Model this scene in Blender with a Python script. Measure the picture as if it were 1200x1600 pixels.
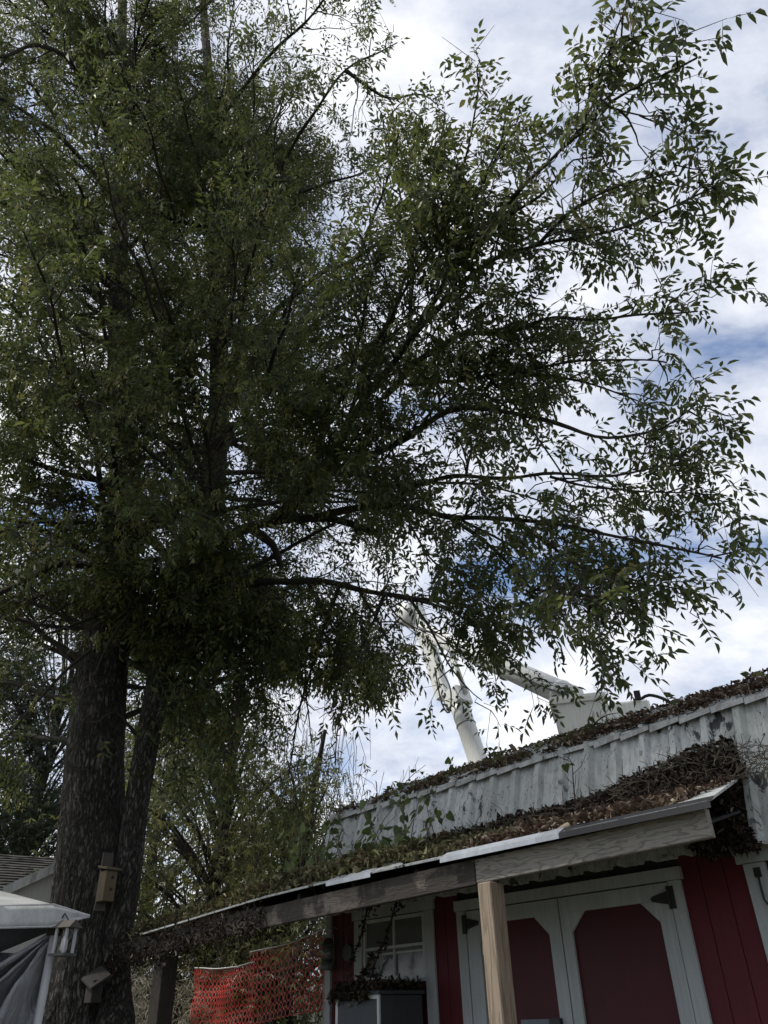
import bpy, math, random
import numpy as np
from mathutils import Matrix, Vector, noise as mnoise

random.seed(7)
rng = np.random.default_rng(11)
scene = bpy.context.scene
for o in list(bpy.data.objects):
    bpy.data.objects.remove(o)
COL = scene.collection

# ------------------------------------------------------------------ camera
EYE = np.array([0, 0, 1.6])
FPX = 1200.0                       # focal length in photo pixels (photo 1200 wide)


def unit(v):
    v = np.asarray(v, float)
    return v / np.linalg.norm(v)


_U = unit([-55, 1810, -1200])      # world up seen in camera axes (right, up, back)
_b = np.array([0, 0, -1.0])
_F = unit(_b - _U * np.dot(_b, _U))
_R = np.cross(_F, _U)
CAMR = np.array([_R, _F, _U])      # camera axes -> world
cam_data = bpy.data.cameras.new('camera')
cam = bpy.data.objects.new('camera', cam_data)
COL.objects.link(cam)
m4 = Matrix.Identity(4)
for i in range(3):
    for j in range(3):
        m4[i][j] = CAMR[i, j]
    m4[i][3] = EYE[i]
cam.matrix_world = m4
cam_data.sensor_fit = 'HORIZONTAL'
cam_data.sensor_width = 36
cam_data.lens = 36
cam_data.clip_end = 1000
cam_data.clip_start = 0.05
scene.camera = cam


def ray(px, py):
    return CAMR @ unit([px - 600, 800 - py, -FPX])


def at(px, py, r):                 # by distance along the line of sight
    return EYE + ray(px, py) * r


def ath(px, py, h):                # by horizontal distance
    q = ray(px, py)
    return EYE + q * (h / math.hypot(q[0], q[1]))


def project(P):
    c = (np.asarray(P) - EYE) @ CAMR
    return 600 + FPX * c[..., 0] / -c[..., 2], 800 - FPX * c[..., 1] / -c[..., 2], -c[..., 2]


# ------------------------------------------------------------------ sky, sun, exposure
SUN_EL, SUN_AZ = math.radians(50), math.radians(-92)     # azimuth from +Y towards +X
world = bpy.data.worlds.new('World')
scene.world = world
world.use_nodes = True
wn = world.node_tree.nodes
wl = world.node_tree.links
wn.clear()


def N(nt, typ, **kw):
    n = nt.nodes.new(typ)
    for k, v in kw.items():
        if k.startswith('i_'):
            n.inputs[k[2:].replace('_', ' ')].default_value = v
        else:
            setattr(n, k, v)
    return n


def math_node(nt, op, a, b=None, clamp=False):
    n = nt.nodes.new('ShaderNodeMath')
    n.operation = op
    n.use_clamp = clamp
    for i, v in enumerate((a, b)):
        if v is None:
            continue
        if isinstance(v, (int, float)):
            n.inputs[i].default_value = v
        else:
            nt.links.new(v, n.inputs[i])
    return n.outputs[0]


def ramp(nt, fac, stops, interp='LINEAR'):
    n = nt.nodes.new('ShaderNodeValToRGB')
    n.color_ramp.interpolation = interp
    e = n.color_ramp.elements
    while len(e) < len(stops):
        e.new(0.5)
    for k, (p, c) in enumerate(stops):
        e[k].position = p
        if isinstance(c, (int, float)):
            c = (c, c, c)
        e[k].color = (c[0], c[1], c[2], 1)
    nt.links.new(fac, n.inputs[0])
    return n.outputs[0]


def mixc(nt, fac, a, b, blend='MIX'):
    n = nt.nodes.new('ShaderNodeMix')
    n.data_type = 'RGBA'
    n.blend_type = blend
    for s, v in ((0, fac), (6, a), (7, b)):
        if isinstance(v, (int, float)):
            n.inputs[s].default_value = v
        elif isinstance(v, tuple):
            n.inputs[s].default_value = (v[0], v[1], v[2], 1)
        else:
            nt.links.new(v, n.inputs[s])
    return n.outputs[2]


def noise_tex(nt, vec, scale, detail=6, rough=0.55, dist=0.0):
    n = nt.nodes.new('ShaderNodeTexNoise')
    n.inputs['Scale'].default_value = scale
    n.inputs['Detail'].default_value = detail
    n.inputs['Roughness'].default_value = rough
    n.inputs['Distortion'].default_value = dist
    if vec is not None:
        nt.links.new(vec, n.inputs['Vector'])
    return n.outputs[0]


def mapping(nt, vec, scale=(1, 1, 1), loc=(0, 0, 0), rot=(0, 0, 0)):
    n = nt.nodes.new('ShaderNodeMapping')
    n.inputs['Scale'].default_value = scale
    n.inputs['Location'].default_value = loc
    n.inputs['Rotation'].default_value = rot
    nt.links.new(vec, n.inputs['Vector'])
    return n.outputs[0]


WT = world.node_tree
sky = wn.new('ShaderNodeTexSky')
sky.sky_type = 'NISHITA'
sky.sun_disc = False
sky.sun_elevation = SUN_EL
sky.sun_rotation = SUN_AZ
tc = wn.new('ShaderNodeTexCoord')
sep = wn.new('ShaderNodeSeparateXYZ')
wl.new(tc.outputs['Generated'], sep.inputs[0])
zc = math_node(WT, 'MAXIMUM', sep.outputs[2], 0.02)
zd = math_node(WT, 'ADD', zc, 0.5)
cx = math_node(WT, 'DIVIDE', sep.outputs[0], zd)
cy = math_node(WT, 'DIVIDE', sep.outputs[1], zd)
cmb = wn.new('ShaderNodeCombineXYZ')
wl.new(cx, cmb.inputs[0])
wl.new(cy, cmb.inputs[1])
cv = mapping(WT, cmb.outputs[0], scale=(1.0, 1.35, 1), loc=(6.25, -1.3, 0), rot=(0, 0, 0.5))
n_big = noise_tex(WT, cv, 2.9, 10, 0.56, 0.35)
n_mid = noise_tex(WT, mapping(WT, cv, loc=(5.3, 2.2, 1.1)), 5.8, 9, 0.6, 0.25)
n_shade = noise_tex(WT, mapping(WT, cv, loc=(-2.3, 4.2, 3.1)), 3.6, 9, 0.62, 0.2)
cover = ramp(WT, math_node(WT, 'ADD', math_node(WT, 'MULTIPLY', n_big, 0.75), math_node(WT, 'MULTIPLY', n_mid, 0.25)),
             [(0.385, 0.0), (0.47, 0.75), (0.55, 1.0)])
lit = ramp(WT, n_shade, [(0.34, (3.6, 4.0, 4.9)), (0.44, (4.9, 5.15, 5.8)), (0.54, (6.2, 6.35, 6.7)), (0.66, (7.9, 7.9, 7.95))])
skyc = mixc(WT, 1.0, sky.outputs[0], (0.95, 1.0, 1.1), 'MULTIPLY')
wcol = mixc(WT, cover, skyc, lit)
bg = wn.new('ShaderNodeBackground')
bg.inputs['Strength'].default_value = 0.085
wl.new(wcol, bg.inputs[0])
wo = wn.new('ShaderNodeOutputWorld')
wl.new(bg.outputs[0], wo.inputs[0])

sd = bpy.data.lights.new('sun', 'SUN')
sd.energy = 2.0
sd.angle = math.radians(6)
sd.color = (1.0, 0.95, 0.86)
sun = bpy.data.objects.new('sun', sd)
COL.objects.link(sun)
sdir = Vector((math.sin(SUN_AZ) * math.cos(SUN_EL), math.cos(SUN_AZ) * math.cos(SUN_EL), math.sin(SUN_EL)))
sun.rotation_euler = sdir.to_track_quat('Z', 'Y').to_euler()
sun.location = sdir * 60

scene.view_settings.view_transform = 'Standard'
scene.view_settings.look = 'None'
scene.view_settings.exposure = 0.95
scene.view_settings.gamma = 1.0
scene.view_settings.use_curve_mapping = False
scene.cycles.max_bounces = 8
scene.cycles.transparent_max_bounces = 8

# ------------------------------------------------------------------ materials
MATS = {}


def new_mat(name):
    m = bpy.data.materials.new(name)
    m.use_nodes = True
    nt = m.node_tree
    nt.nodes.clear()
    out = nt.nodes.new('ShaderNodeOutputMaterial')
    p = nt.nodes.new('ShaderNodeBsdfPrincipled')
    nt.links.new(p.outputs[0], out.inputs[0])
    tc = nt.nodes.new('ShaderNodeTexCoord')
    MATS[name] = m
    return m, nt, p, tc.outputs['Object'], out


def bump(nt, p, h, strength=0.5, dist=0.01):
    b = nt.nodes.new('ShaderNodeBump')
    b.inputs['Strength'].default_value = strength
    b.inputs['Distance'].default_value = dist
    nt.links.new(h, b.inputs['Height'])
    nt.links.new(b.outputs[0], p.inputs['Normal'])


def island(nt):
    g = nt.nodes.new('ShaderNodeNewGeometry')
    return g.outputs['Random Per Island']


def objrand(nt):
    g = nt.nodes.new('ShaderNodeObjectInfo')
    return g.outputs['Random']


def paint_mat(name, col, dirt=(0.12, 0.12, 0.11), amount=0.5, rough=0.6, scale=3.0, spec=0.3):
    m, nt, p, co, out = new_mat(name)
    a = noise_tex(nt, mapping(nt, co, scale=(1, 1, 0.35)), scale, 8, 0.65)
    b = noise_tex(nt, co, scale * 14, 4, 0.6)
    f = math_node(nt, 'MULTIPLY', ramp(nt, a, [(0.42, 0), (0.75, 1)]), amount)
    f2 = math_node(nt, 'MULTIPLY', ramp(nt, b, [(0.58, 0), (0.74, 1)]), amount * 0.6)
    g = noise_tex(nt, mapping(nt, co, scale=(1, 1, 0.05)), 45, 5, 0.7)
    col = mixc(nt, math_node(nt, 'MULTIPLY', ramp(nt, g, [(0.38, 1), (0.62, 0)]), 0.35), col, tuple(0.6 * q_ for q_ in col))
    c = mixc(nt, f, col, dirt)
    c = mixc(nt, f2, c, dirt)
    nt.links.new(c, p.inputs['Base Color'])
    p.inputs['Roughness'].default_value = rough
    p.inputs['Specular IOR Level'].default_value = spec
    bump(nt, p, b, 0.15, 0.004)
    return m


def leaf_mat(name, stops, trans=0.46, rough=0.5, tcol=(0.13, 0.16, 0.04), spec=0.35, by_obj=False):
    m, nt, p, co, out = new_mat(name)
    r = objrand(nt) if by_obj else island(nt)
    c = ramp(nt, r, stops)
    big = noise_tex(nt, co, 0.55, 3, 0.5)
    c = mixc(nt, ramp(nt, big, [(0.35, 0), (0.7, 0.7)]), c, mixc(nt, 1.0, c, (1.14, 1.10, 0.88), 'MULTIPLY'))
    nt.links.new(c, p.inputs['Base Color'])
    p.inputs['Roughness'].default_value = rough
    p.inputs['Specular IOR Level'].default_value = spec
    t = nt.nodes.new('ShaderNodeBsdfTranslucent')
    tcn = mixc(nt, 0.5, c, tcol)
    nt.links.new(tcn, t.inputs['Color'])
    mx = nt.nodes.new('ShaderNodeMixShader')
    mx.inputs[0].default_value = trans
    nt.links.new(p.outputs[0], mx.inputs[1])
    nt.links.new(t.outputs[0], mx.inputs[2])
    nt.links.new(mx.outputs[0], out.inputs[0])
    return m


LEAF_STOPS = [(0.0, (0.030, 0.040, 0.022)), (0.35, (0.046, 0.062, 0.028)), (0.7, (0.072, 0.094, 0.036)),
              (0.92, (0.12, 0.14, 0.050)), (1.0, (0.17, 0.13, 0.055))]
leaf_mat('crown_leaf', LEAF_STOPS)
leaf_mat('single_leaf', LEAF_STOPS, by_obj=True)
leaf_mat('samara', [(0.0, (0.14, 0.15, 0.045)), (0.5, (0.20, 0.205, 0.06)), (0.9, (0.25, 0.225, 0.08)), (1.0, (0.16, 0.10, 0.06))],
         trans=0.4, tcol=(0.25, 0.25, 0.06))
leaf_mat('willow_leaf', [(0.0, (0.045, 0.055, 0.025)), (0.5, (0.085, 0.10, 0.04)), (0.85, (0.15, 0.16, 0.055)), (1.0, (0.26, 0.22, 0.10))],
         trans=0.4, tcol=(0.2, 0.22, 0.06))
leaf_mat('evergreen_leaf', [(0.0, (0.020, 0.030, 0.020)), (0.6, (0.035, 0.050, 0.030)), (1.0, (0.06, 0.075, 0.04))], trans=0.15)
leaf_mat('dry_grass', [(0.0, (0.10, 0.085, 0.06)), (0.6, (0.24, 0.215, 0.165)), (1.0, (0.42, 0.39, 0.33))], trans=0.3, tcol=(0.4, 0.36, 0.28), rough=0.7)
leaf_mat('vine_leaf', [(0.0, (0.035, 0.055, 0.022)), (0.5, (0.060, 0.090, 0.030)), (1.0, (0.11, 0.145, 0.045))], trans=0.35, by_obj=True,
         tcol=(0.16, 0.22, 0.04))
leaf_mat('dry_leaf', [(0.0, (0.026, 0.020, 0.017)), (0.35, (0.062, 0.043, 0.034)), (0.7, (0.115, 0.076, 0.058)), (0.88, (0.23, 0.175, 0.14)),
                      (1.0, (0.42, 0.36, 0.28))], trans=0.1, rough=0.8, tcol=(0.2, 0.1, 0.05), spec=0.15)
leaf_mat('rotten_leaf', [(0.0, (0.012, 0.010, 0.009)), (0.6, (0.035, 0.024, 0.020)), (0.92, (0.075, 0.055, 0.045)), (1.0, (0.20, 0.18, 0.15))],
         trans=0.05, rough=0.8, tcol=(0.1, 0.06, 0.04), spec=0.15)
leaf_mat('moss_litter', [(0.0, (0.05, 0.045, 0.03)), (0.4, (0.10, 0.10, 0.05)), (0.75, (0.16, 0.16, 0.09)), (1.0, (0.30, 0.27, 0.2))],
         trans=0.15, rough=0.8, tcol=(0.15, 0.15, 0.05), spec=0.15)

# bark
m, nt, p, co, out = new_mat('bark')
wob = nt.nodes.new('ShaderNodeTexNoise')
wob.inputs['Scale'].default_value = 2.5
nt.links.new(co, wob.inputs['Vector'])
vm = nt.nodes.new('ShaderNodeVectorMath')
vm.operation = 'MULTIPLY_ADD'
vm.inputs[1].default_value = (0.12, 0.12, 0.12)
nt.links.new(wob.outputs['Color'], vm.inputs[0])
nt.links.new(co, vm.inputs[2])
furrow = noise_tex(nt, mapping(nt, vm.outputs[0], scale=(30, 30, 7.5)), 1.0, 6, 0.65)
rid = math_node(nt, 'ABSOLUTE', math_node(nt, 'SUBTRACT', furrow, 0.5))
crack = ramp(nt, rid, [(0.0, 0.0), (0.10, 1.0)])
fine = noise_tex(nt, mapping(nt, co, scale=(30, 30, 8)), 1.5, 8, 0.65)
c = mixc(nt, crack, (0.022, 0.020, 0.018), mixc(nt, fine, (0.042, 0.040, 0.036), (0.175, 0.162, 0.145)))
pat = noise_tex(nt, co, 1.1, 4, 0.6)
c = mixc(nt, ramp(nt, pat, [(0.5, 0), (0.72, 0.4)]), c, (0.06, 0.065, 0.05))
nt.links.new(c, p.inputs['Base Color'])
p.inputs['Roughness'].default_value = 0.9
p.inputs['Specular IOR Level'].default_value = 0.15
bump(nt, p, math_node(nt, 'ADD', crack, fine), 1.0, 0.03)

m, nt, p, co, out = new_mat('limb_bark')
f1 = noise_tex(nt, mapping(nt, co, scale=(1, 1, 0.6)), 22, 8, 0.7)
c = mixc(nt, f1, (0.018, 0.016, 0.014), (0.060, 0.052, 0.045))
mo = noise_tex(nt, co, 3.5, 5, 0.6)
c = mixc(nt, ramp(nt, mo, [(0.5, 0), (0.62, 0.7)]), c, (0.042, 0.045, 0.026))
nt.links.new(c, p.inputs['Base Color'])
p.inputs['Roughness'].default_value = 0.9
p.inputs['Specular IOR Level'].default_value = 0.15
bump(nt, p, f1, 0.9, 0.02)

paint_mat('twig', (0.045, 0.036, 0.030), (0.02, 0.018, 0.016), 0.5, 0.85, 8)
paint_mat('stalk', (0.10, 0.085, 0.06), (0.05, 0.04, 0.03), 0.4, 0.85, 8)

# ribbed metal siding of the roof: pale grey paint with mould streaks and peeling
m, nt, p, co, out = new_mat('roof_metal')
sx = mapping(nt, co, scale=(1, 1, 0.10))
streak = noise_tex(nt, sx, 26, 5, 0.7)
broad = noise_tex(nt, mapping(nt, co, scale=(1, 1, 0.5)), 1.7, 6, 0.6)
c = mixc(nt, math_node(nt, 'MULTIPLY', ramp(nt, streak, [(0.44, 0), (0.68, 1)]), 0.6), (0.50, 0.52, 0.51), (0.17, 0.18, 0.175))
c = mixc(nt, ramp(nt, broad, [(0.42, 0), (0.70, 0.5)]), c, (0.17, 0.18, 0.155))
peel = noise_tex(nt, mapping(nt, co, scale=(1, 1, 0.55), loc=(7, 1, 2)), 11, 6, 0.72, 0.6)
zone = noise_tex(nt, mapping(nt, co, loc=(3.3, 0.2, 0)), 1.4, 3, 0.5)
pk = math_node(nt, 'MULTIPLY', ramp(nt, peel, [(0.56, 0), (0.60, 1)]), ramp(nt, zone, [(0.42, 0), (0.50, 1)]))
c = mixc(nt, pk, c, (0.035, 0.037, 0.038))
speck = noise_tex(nt, mapping(nt, co, scale=(1, 1, 0.4)), 60, 3, 0.6)
c = mixc(nt, ramp(nt, speck, [(0.61, 0), (0.68, 0.85)]), c, (0.07, 0.075, 0.07))
nt.links.new(c, p.inputs['Base Color'])
p.inputs['Roughness'].default_value = 0.55
p.inputs['Specular IOR Level'].default_value = 0.3
bump(nt, p, streak, 0.12, 0.004)

paint_mat('flashing', (0.44, 0.45, 0.44), (0.11, 0.10, 0.09), 1.0, 0.5, 11)
paint_mat('trim_white', (0.36, 0.385, 0.40), (0.15, 0.16, 0.16), 0.42, 0.6, 4)
paint_mat('red_board', (0.085, 0.008, 0.014), (0.030, 0.007, 0.010), 0.6, 0.6, 3)
paint_mat('red_door', (0.060, 0.006, 0.012), (0.025, 0.006, 0.010), 0.5, 0.55, 2)
paint_mat('dark_shade', (0.035, 0.037, 0.042), (0.015, 0.015, 0.018), 0.6, 0.8, 3)  # near-black colour carries the shade under the porch; reused as plain dark paint
paint_mat('black_iron', (0.012, 0.012, 0.014), (0.03, 0.025, 0.02), 0.4, 0.5, 20, 0.4)
paint_mat('screen_frame', (0.50, 0.52, 0.52), (0.15, 0.15, 0.14), 0.5, 0.5, 8)
paint_mat('drip_metal', (0.40, 0.43, 0.47), (0.10, 0.10, 0.11), 0.6, 0.3, 5, 0.6)
paint_mat('white_fabric', (0.40, 0.41, 0.40), (0.17, 0.17, 0.155), 0.8, 0.75, 5)
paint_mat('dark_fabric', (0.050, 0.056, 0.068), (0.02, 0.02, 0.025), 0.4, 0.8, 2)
paint_mat('pole_white', (0.40, 0.41, 0.42), (0.2, 0.2, 0.2), 0.4, 0.4, 6)
paint_mat('boom_white', (0.78, 0.79, 0.77), (0.42, 0.42, 0.39), 0.35, 0.45, 1.2, 0.4)
paint_mat('bucket_white', (0.76, 0.76, 0.70), (0.42, 0.42, 0.36), 0.35, 0.5, 2.0, 0.4)
paint_mat('truck_dark', (0.05, 0.05, 0.055), (0.02, 0.02, 0.02), 0.4, 0.5, 3)
paint_mat('rubber', (0.02, 0.02, 0.02), (0.05, 0.045, 0.04), 0.4, 0.85, 5)
paint_mat('birdhouse_wood', (0.11, 0.086, 0.052), (0.05, 0.04, 0.028), 0.5, 0.8, 9)
paint_mat('birdhouse_dark', (0.075, 0.065, 0.058), (0.03, 0.028, 0.025), 0.5, 0.8, 9)
paint_mat('birdhouse_black', (0.035, 0.030, 0.028), (0.02, 0.018, 0.017), 0.5, 0.8, 9)
paint_mat('orange_net', (0.50, 0.026, 0.020), (0.28, 0.016, 0.016), 0.5, 0.55, 3, 0.4)
paint_mat('lantern_metal', (0.07, 0.075, 0.08), (0.03, 0.025, 0.02), 0.5, 0.45, 15, 0.5)
paint_mat('shingle', (0.055, 0.052, 0.048), (0.03, 0.032, 0.026), 0.6, 0.9, 5)
paint_mat('house_wall', (0.40, 0.40, 0.38), (0.25, 0.25, 0.23), 0.4, 0.7, 2)
paint_mat('tube_white', (0.55, 0.56, 0.55), (0.3, 0.3, 0.28), 0.3, 0.5, 9)
paint_mat('tube_blue', (0.03, 0.06, 0.14), (0.02, 0.03, 0.06), 0.4, 0.5, 9)
paint_mat('cabinet_grey', (0.045, 0.052, 0.060), (0.02, 0.022, 0.026), 0.5, 0.5, 4)
paint_mat('latch_grey', (0.12, 0.15, 0.18), (0.06, 0.07, 0.09), 0.4, 0.4, 9)

# crinkled tarp
m, nt, p, co, out = new_mat('tarp')
a = noise_tex(nt, mapping(nt, co, scale=(1, 1, 0.5)), 9, 7, 0.6, 1.2)
c = mixc(nt, a, (0.10, 0.105, 0.115), (0.30, 0.31, 0.33))
nt.links.new(c, p.inputs['Base Color'])
p.inputs['Roughness'].default_value = 0.38
p.inputs['Specular IOR Level'].default_value = 0.5
bump(nt, p, a, 0.9, 0.03)

# window glass: glossy, with reflection put into a lightened grey base colour
m, nt, p, co, out = new_mat('glass_reflection')
a = noise_tex(nt, co, 4, 5, 0.6)
c = mixc(nt, a, (0.06, 0.066, 0.068), (0.16, 0.17, 0.17))
nt.links.new(c, p.inputs['Base Color'])
p.inputs['Roughness'].default_value = 0.12
p.inputs['Specular IOR Level'].default_value = 0.5


# weathered pine, grain along local X
def pine(name, base, dark, axis_scale, ring=9.0, amt=0.8, stain=None):
    m, nt, p, co, out = new_mat(name)
    mpn = mapping(nt, co, scale=axis_scale)
    d = noise_tex(nt, mpn, 1.6, 3, 0.5)
    w = nt.nodes.new('ShaderNodeMath')
    w.operation = 'MULTIPLY'
    w.inputs[1].default_value = ring
    nt.links.new(d, w.inputs[0])
    fr = math_node(nt, 'FRACT', w.outputs[0])
    ringf = ramp(nt, fr, [(0.0, 0.0), (0.5, 0.25), (0.85, 1.0), (1.0, 0.0)])
    fib = noise_tex(nt, mapping(nt, co, scale=tuple(s * 14 for s in axis_scale)), 2.0, 5, 0.7)
    c = mixc(nt, math_node(nt, 'MULTIPLY', ringf, amt), base, dark)
    c = mixc(nt, math_node(nt, 'MULTIPLY', ramp(nt, fib, [(0.45, 0), (0.8, 1)]), 0.6), c, dark)
    if stain:
        st = noise_tex(nt, mapping(nt, co, scale=(1, 1, 1), loc=stain), 2.1, 5, 0.6)
        c = mixc(nt, ramp(nt, st, [(0.44, 0), (0.49, 0.85)]), c, (0.03, 0.027, 0.024))
    nt.links.new(c, p.inputs['Base Color'])
    p.inputs['Roughness'].default_value = 0.8
    p.inputs['Specular IOR Level'].default_value = 0.2
    bump(nt, p, math_node(nt, 'ADD', ringf, fib), 0.5, 0.006)
    return m


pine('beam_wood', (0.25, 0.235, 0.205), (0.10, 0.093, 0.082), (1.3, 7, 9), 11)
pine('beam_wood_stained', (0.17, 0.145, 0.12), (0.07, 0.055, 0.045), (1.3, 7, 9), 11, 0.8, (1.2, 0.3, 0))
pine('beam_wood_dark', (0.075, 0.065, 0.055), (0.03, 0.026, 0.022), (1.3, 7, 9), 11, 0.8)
pine('post_wood', (0.27, 0.22, 0.165), (0.15, 0.115, 0.085), (9, 9, 0.7), 8, 0.8)

# ground
m, nt, p, co, out = new_mat('ground')
a = noise_tex(nt, co, 0.8, 8, 0.6)
b = noise_tex(nt, co, 25, 6, 0.7)
c = mixc(nt, a, (0.075, 0.085, 0.035), (0.13, 0.115, 0.08))
c = mixc(nt, b, mixc(nt, 1.0, c, (0.6, 0.6, 0.6), 'MULTIPLY'), c)
nt.links.new(c, p.inputs['Base Color'])
p.inputs['Roughness'].default_value = 0.95
bump(nt, p, b, 0.8, 0.03)


# ------------------------------------------------------------------ object helpers
def tag(o, label=None, cat=None, group=None, kind=None):
    for k, v in (('label', label), ('category', cat), ('group', group), ('kind', kind)):
        if v:
            o[k] = v
    return o


def thing(name, loc, label, cat, group=None):
    o = bpy.data.objects.new(name, None)
    o.empty_display_size = 0.2
    COL.objects.link(o)
    o.location = loc
    return tag(o, label, cat, group)


def wpos(o):
    p = np.zeros(3)
    while o is not None:
        p = p + np.array(o.location)
        o = o.parent
    return p


def mesh_np(name, V, F):
    """V (n,3); F list/array of faces (array (m,k), or list of lists)"""
    me = bpy.data.meshes.new(name)
    V = np.asarray(V, np.float32)
    if isinstance(F, np.ndarray):
        mcount, k = F.shape
        me.vertices.add(len(V))
        me.vertices.foreach_set('co', V.ravel())
        me.loops.add(mcount * k)
        me.loops.foreach_set('vertex_index', F.astype(np.int32).ravel())
        me.polygons.add(mcount)
        me.polygons.foreach_set('loop_start', np.arange(0, mcount * k, k, dtype=np.int32))
        me.update(calc_edges=True)
        me.validate()
    else:
        me.from_pydata([tuple(v) for v in V], [], F)
        me.update()
    return me


def link(name, me, mat, parent=None, smooth=False, loc=None):
    me.materials.append(MATS[mat])
    o = bpy.data.objects.new(name, me)
    COL.objects.link(o)
    if parent is not None:
        o.parent = parent
    if loc is not None:
        o.location = loc
    if smooth:
        me.polygons.foreach_set('use_smooth', np.ones(len(me.polygons), bool))
    return o


class MB:
    def __init__(s):
        s.v, s.f = [], []

    def add(s, V, F):
        b = len(s.v)
        s.v += [tuple(map(float, x)) for x in V]
        s.f += [[i + b for i in f] for f in F]
        return s

    def box8(s, c):                # 8 corners, bottom ring then top ring
        return s.add(c, [[0, 3, 2, 1], [4, 5, 6, 7], [0, 1, 5, 4], [1, 2, 6, 5], [2, 3, 7, 6], [3, 0, 4, 7]])

    def box(s, c, ax, ay, az, hx, hy, hz):
        c, ax, ay, az = map(np.asarray, (c, ax, ay, az))
        P = [c + ax * hx * i + ay * hy * j + az * hz * k for k in (-1, 1) for i, j in ((-1, -1), (1, -1), (1, 1), (-1, 1))]
        return s.box8(P)

    def prism(s, poly, off):       # polygon extruded by a vector
        n = len(poly)
        poly = [np.asarray(q, float) for q in poly]
        V = poly + [q + np.asarray(off) for q in poly]
        F = [list(range(n))[::-1], list(range(n, 2 * n))]
        for i in range(n):
            j = (i + 1) % n
            F.append([i, j, n + j, n + i])
        return s.add(V, F)

    def tube(s, pts, rad, sides=8, caps=True):
        V, F = tube_arrays(pts, rad, sides)
        b = len(s.v)
        s.add(V, F.tolist())
        if caps:
            n = len(pts)
            s.f.append([b + i for i in range(sides)][::-1])
            s.f.append([b + (n - 1) * sides + i for i in range(sides)])
        return s

    def build(s, name, mat, parent=None, smooth=False, bevel=0.0):
        off = wpos(parent)
        V = np.array(s.v) - off
        me = mesh_np(name, V, s.f)
        import bmesh
        bm = bmesh.new()
        bm.from_mesh(me)
        bmesh.ops.recalc_face_normals(bm, faces=bm.faces)
        if bevel:
            bmesh.ops.bevel(bm, geom=list(bm.edges), offset=bevel, segments=1, affect='EDGES', profile=0.5)
        bm.to_mesh(me)
        bm.free()
        return link(name, me, mat, parent, smooth)


def frames(P):
    P = np.asarray(P, float)
    T = np.gradient(P, axis=0)
    T /= np.linalg.norm(T, axis=1)[:, None] + 1e-12
    ref = np.array([0, 0, 1.0]) if abs(T[0, 2]) < 0.9 else np.array([1.0, 0, 0])
    A = np.zeros_like(P)
    a = unit(np.cross(T[0], ref))
    for i in range(len(P)):
        a = a - T[i] * np.dot(a, T[i])
        a /= np.linalg.norm(a) + 1e-12
        A[i] = a
    return T, A, np.cross(T, A)


def tube_arrays(P, rad, sides=8):
    P = np.asarray(P, float)
    n = len(P)
    rad = np.broadcast_to(np.asarray(rad, float), (n,))
    T, A, B = frames(P)
    th = np.arange(sides) * 2 * math.pi / sides
    V = (P[:, None, :] + rad[:, None, None] * (A[:, None, :] * np.cos(th)[None, :, None] + B[:, None, :] * np.sin(th)[None, :, None])).reshape(-1, 3)
    i = np.arange(n - 1)[:, None] * sides
    j = np.arange(sides)[None, :]
    jn = (j + 1) % sides
    F = np.stack([i + j, i + jn, i + sides + jn, i + sides + j], -1).reshape(-1, 4)
    return V, F


def tubes_batch(P, Rr, sides=3):
    """P (N,n,3), Rr (N,n) -> many thin tubes at once"""
    Nn, n, _ = P.shape
    T = P[:, -1] - P[:, 0]
    T /= np.linalg.norm(T, axis=1)[:, None] + 1e-9
    ref = np.where(np.abs(T[:, 2:3]) < 0.9, np.array([[0, 0, 1.0]]), np.array([[1.0, 0, 0]]))
    A = np.cross(T, ref)
    A /= np.linalg.norm(A, axis=1)[:, None] + 1e-9
    B = np.cross(T, A)
    th = np.arange(sides) * 2 * math.pi / sides
    ring = A[:, None, :] * np.cos(th)[None, :, None] + B[:, None, :] * np.sin(th)[None, :, None]   # N,s,3
    V = P[:, :, None, :] + Rr[:, :, None, None] * ring[:, None, :, :]
    V = V.reshape(-1, 3)
    base = (np.arange(Nn) * n * sides)[:, None, None]
    i = (np.arange(n - 1) * sides)[None, :, None]
    j = np.arange(sides)[None, None, :]
    jn = (j + 1) % sides
    F = np.stack([base + i + j, base + i + jn, base + i + sides + jn, base + i + sides + j], -1).reshape(-1, 4)
    return V, F


def smooth_line(pts, step=0.15, wob=0.0):
    """Catmull-Rom resample of (n,k) control points by length of the first 3 columns"""
    P = np.asarray(pts, float)
    if len(P) == 2:
        P = np.array([P[0], (P[0] + P[1]) / 2, P[1]])
    Q = np.vstack([2 * P[0] - P[1], P, 2 * P[-1] - P[-2]])
    out = []
    for i in range(1, len(Q) - 2):
        L = np.linalg.norm(Q[i + 1, :3] - Q[i, :3])
        m_ = max(2, int(L / step))
        for t in np.arange(m_) / m_:
            a, b, c, d = Q[i - 1], Q[i], Q[i + 1], Q[i + 2]
            out.append(0.5 * ((2 * b) + (c - a) * t + (2 * a - 5 * b + 4 * c - d) * t * t + (3 * b - a - 3 * c + d) * t ** 3))
    out.append(Q[-2])
    out = np.array(out)
    if wob:
        ph = rng.uniform(0, 6.28, 6)
        s_ = np.arange(len(out)) * step
        env = np.minimum(1, s_ / 0.4)
        for k in range(3):
            out[:, k] += env * wob * (np.sin(s_ * 3.1 + ph[k]) + 0.6 * np.sin(s_ * 7.3 + ph[k + 3]))
    return out


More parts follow.
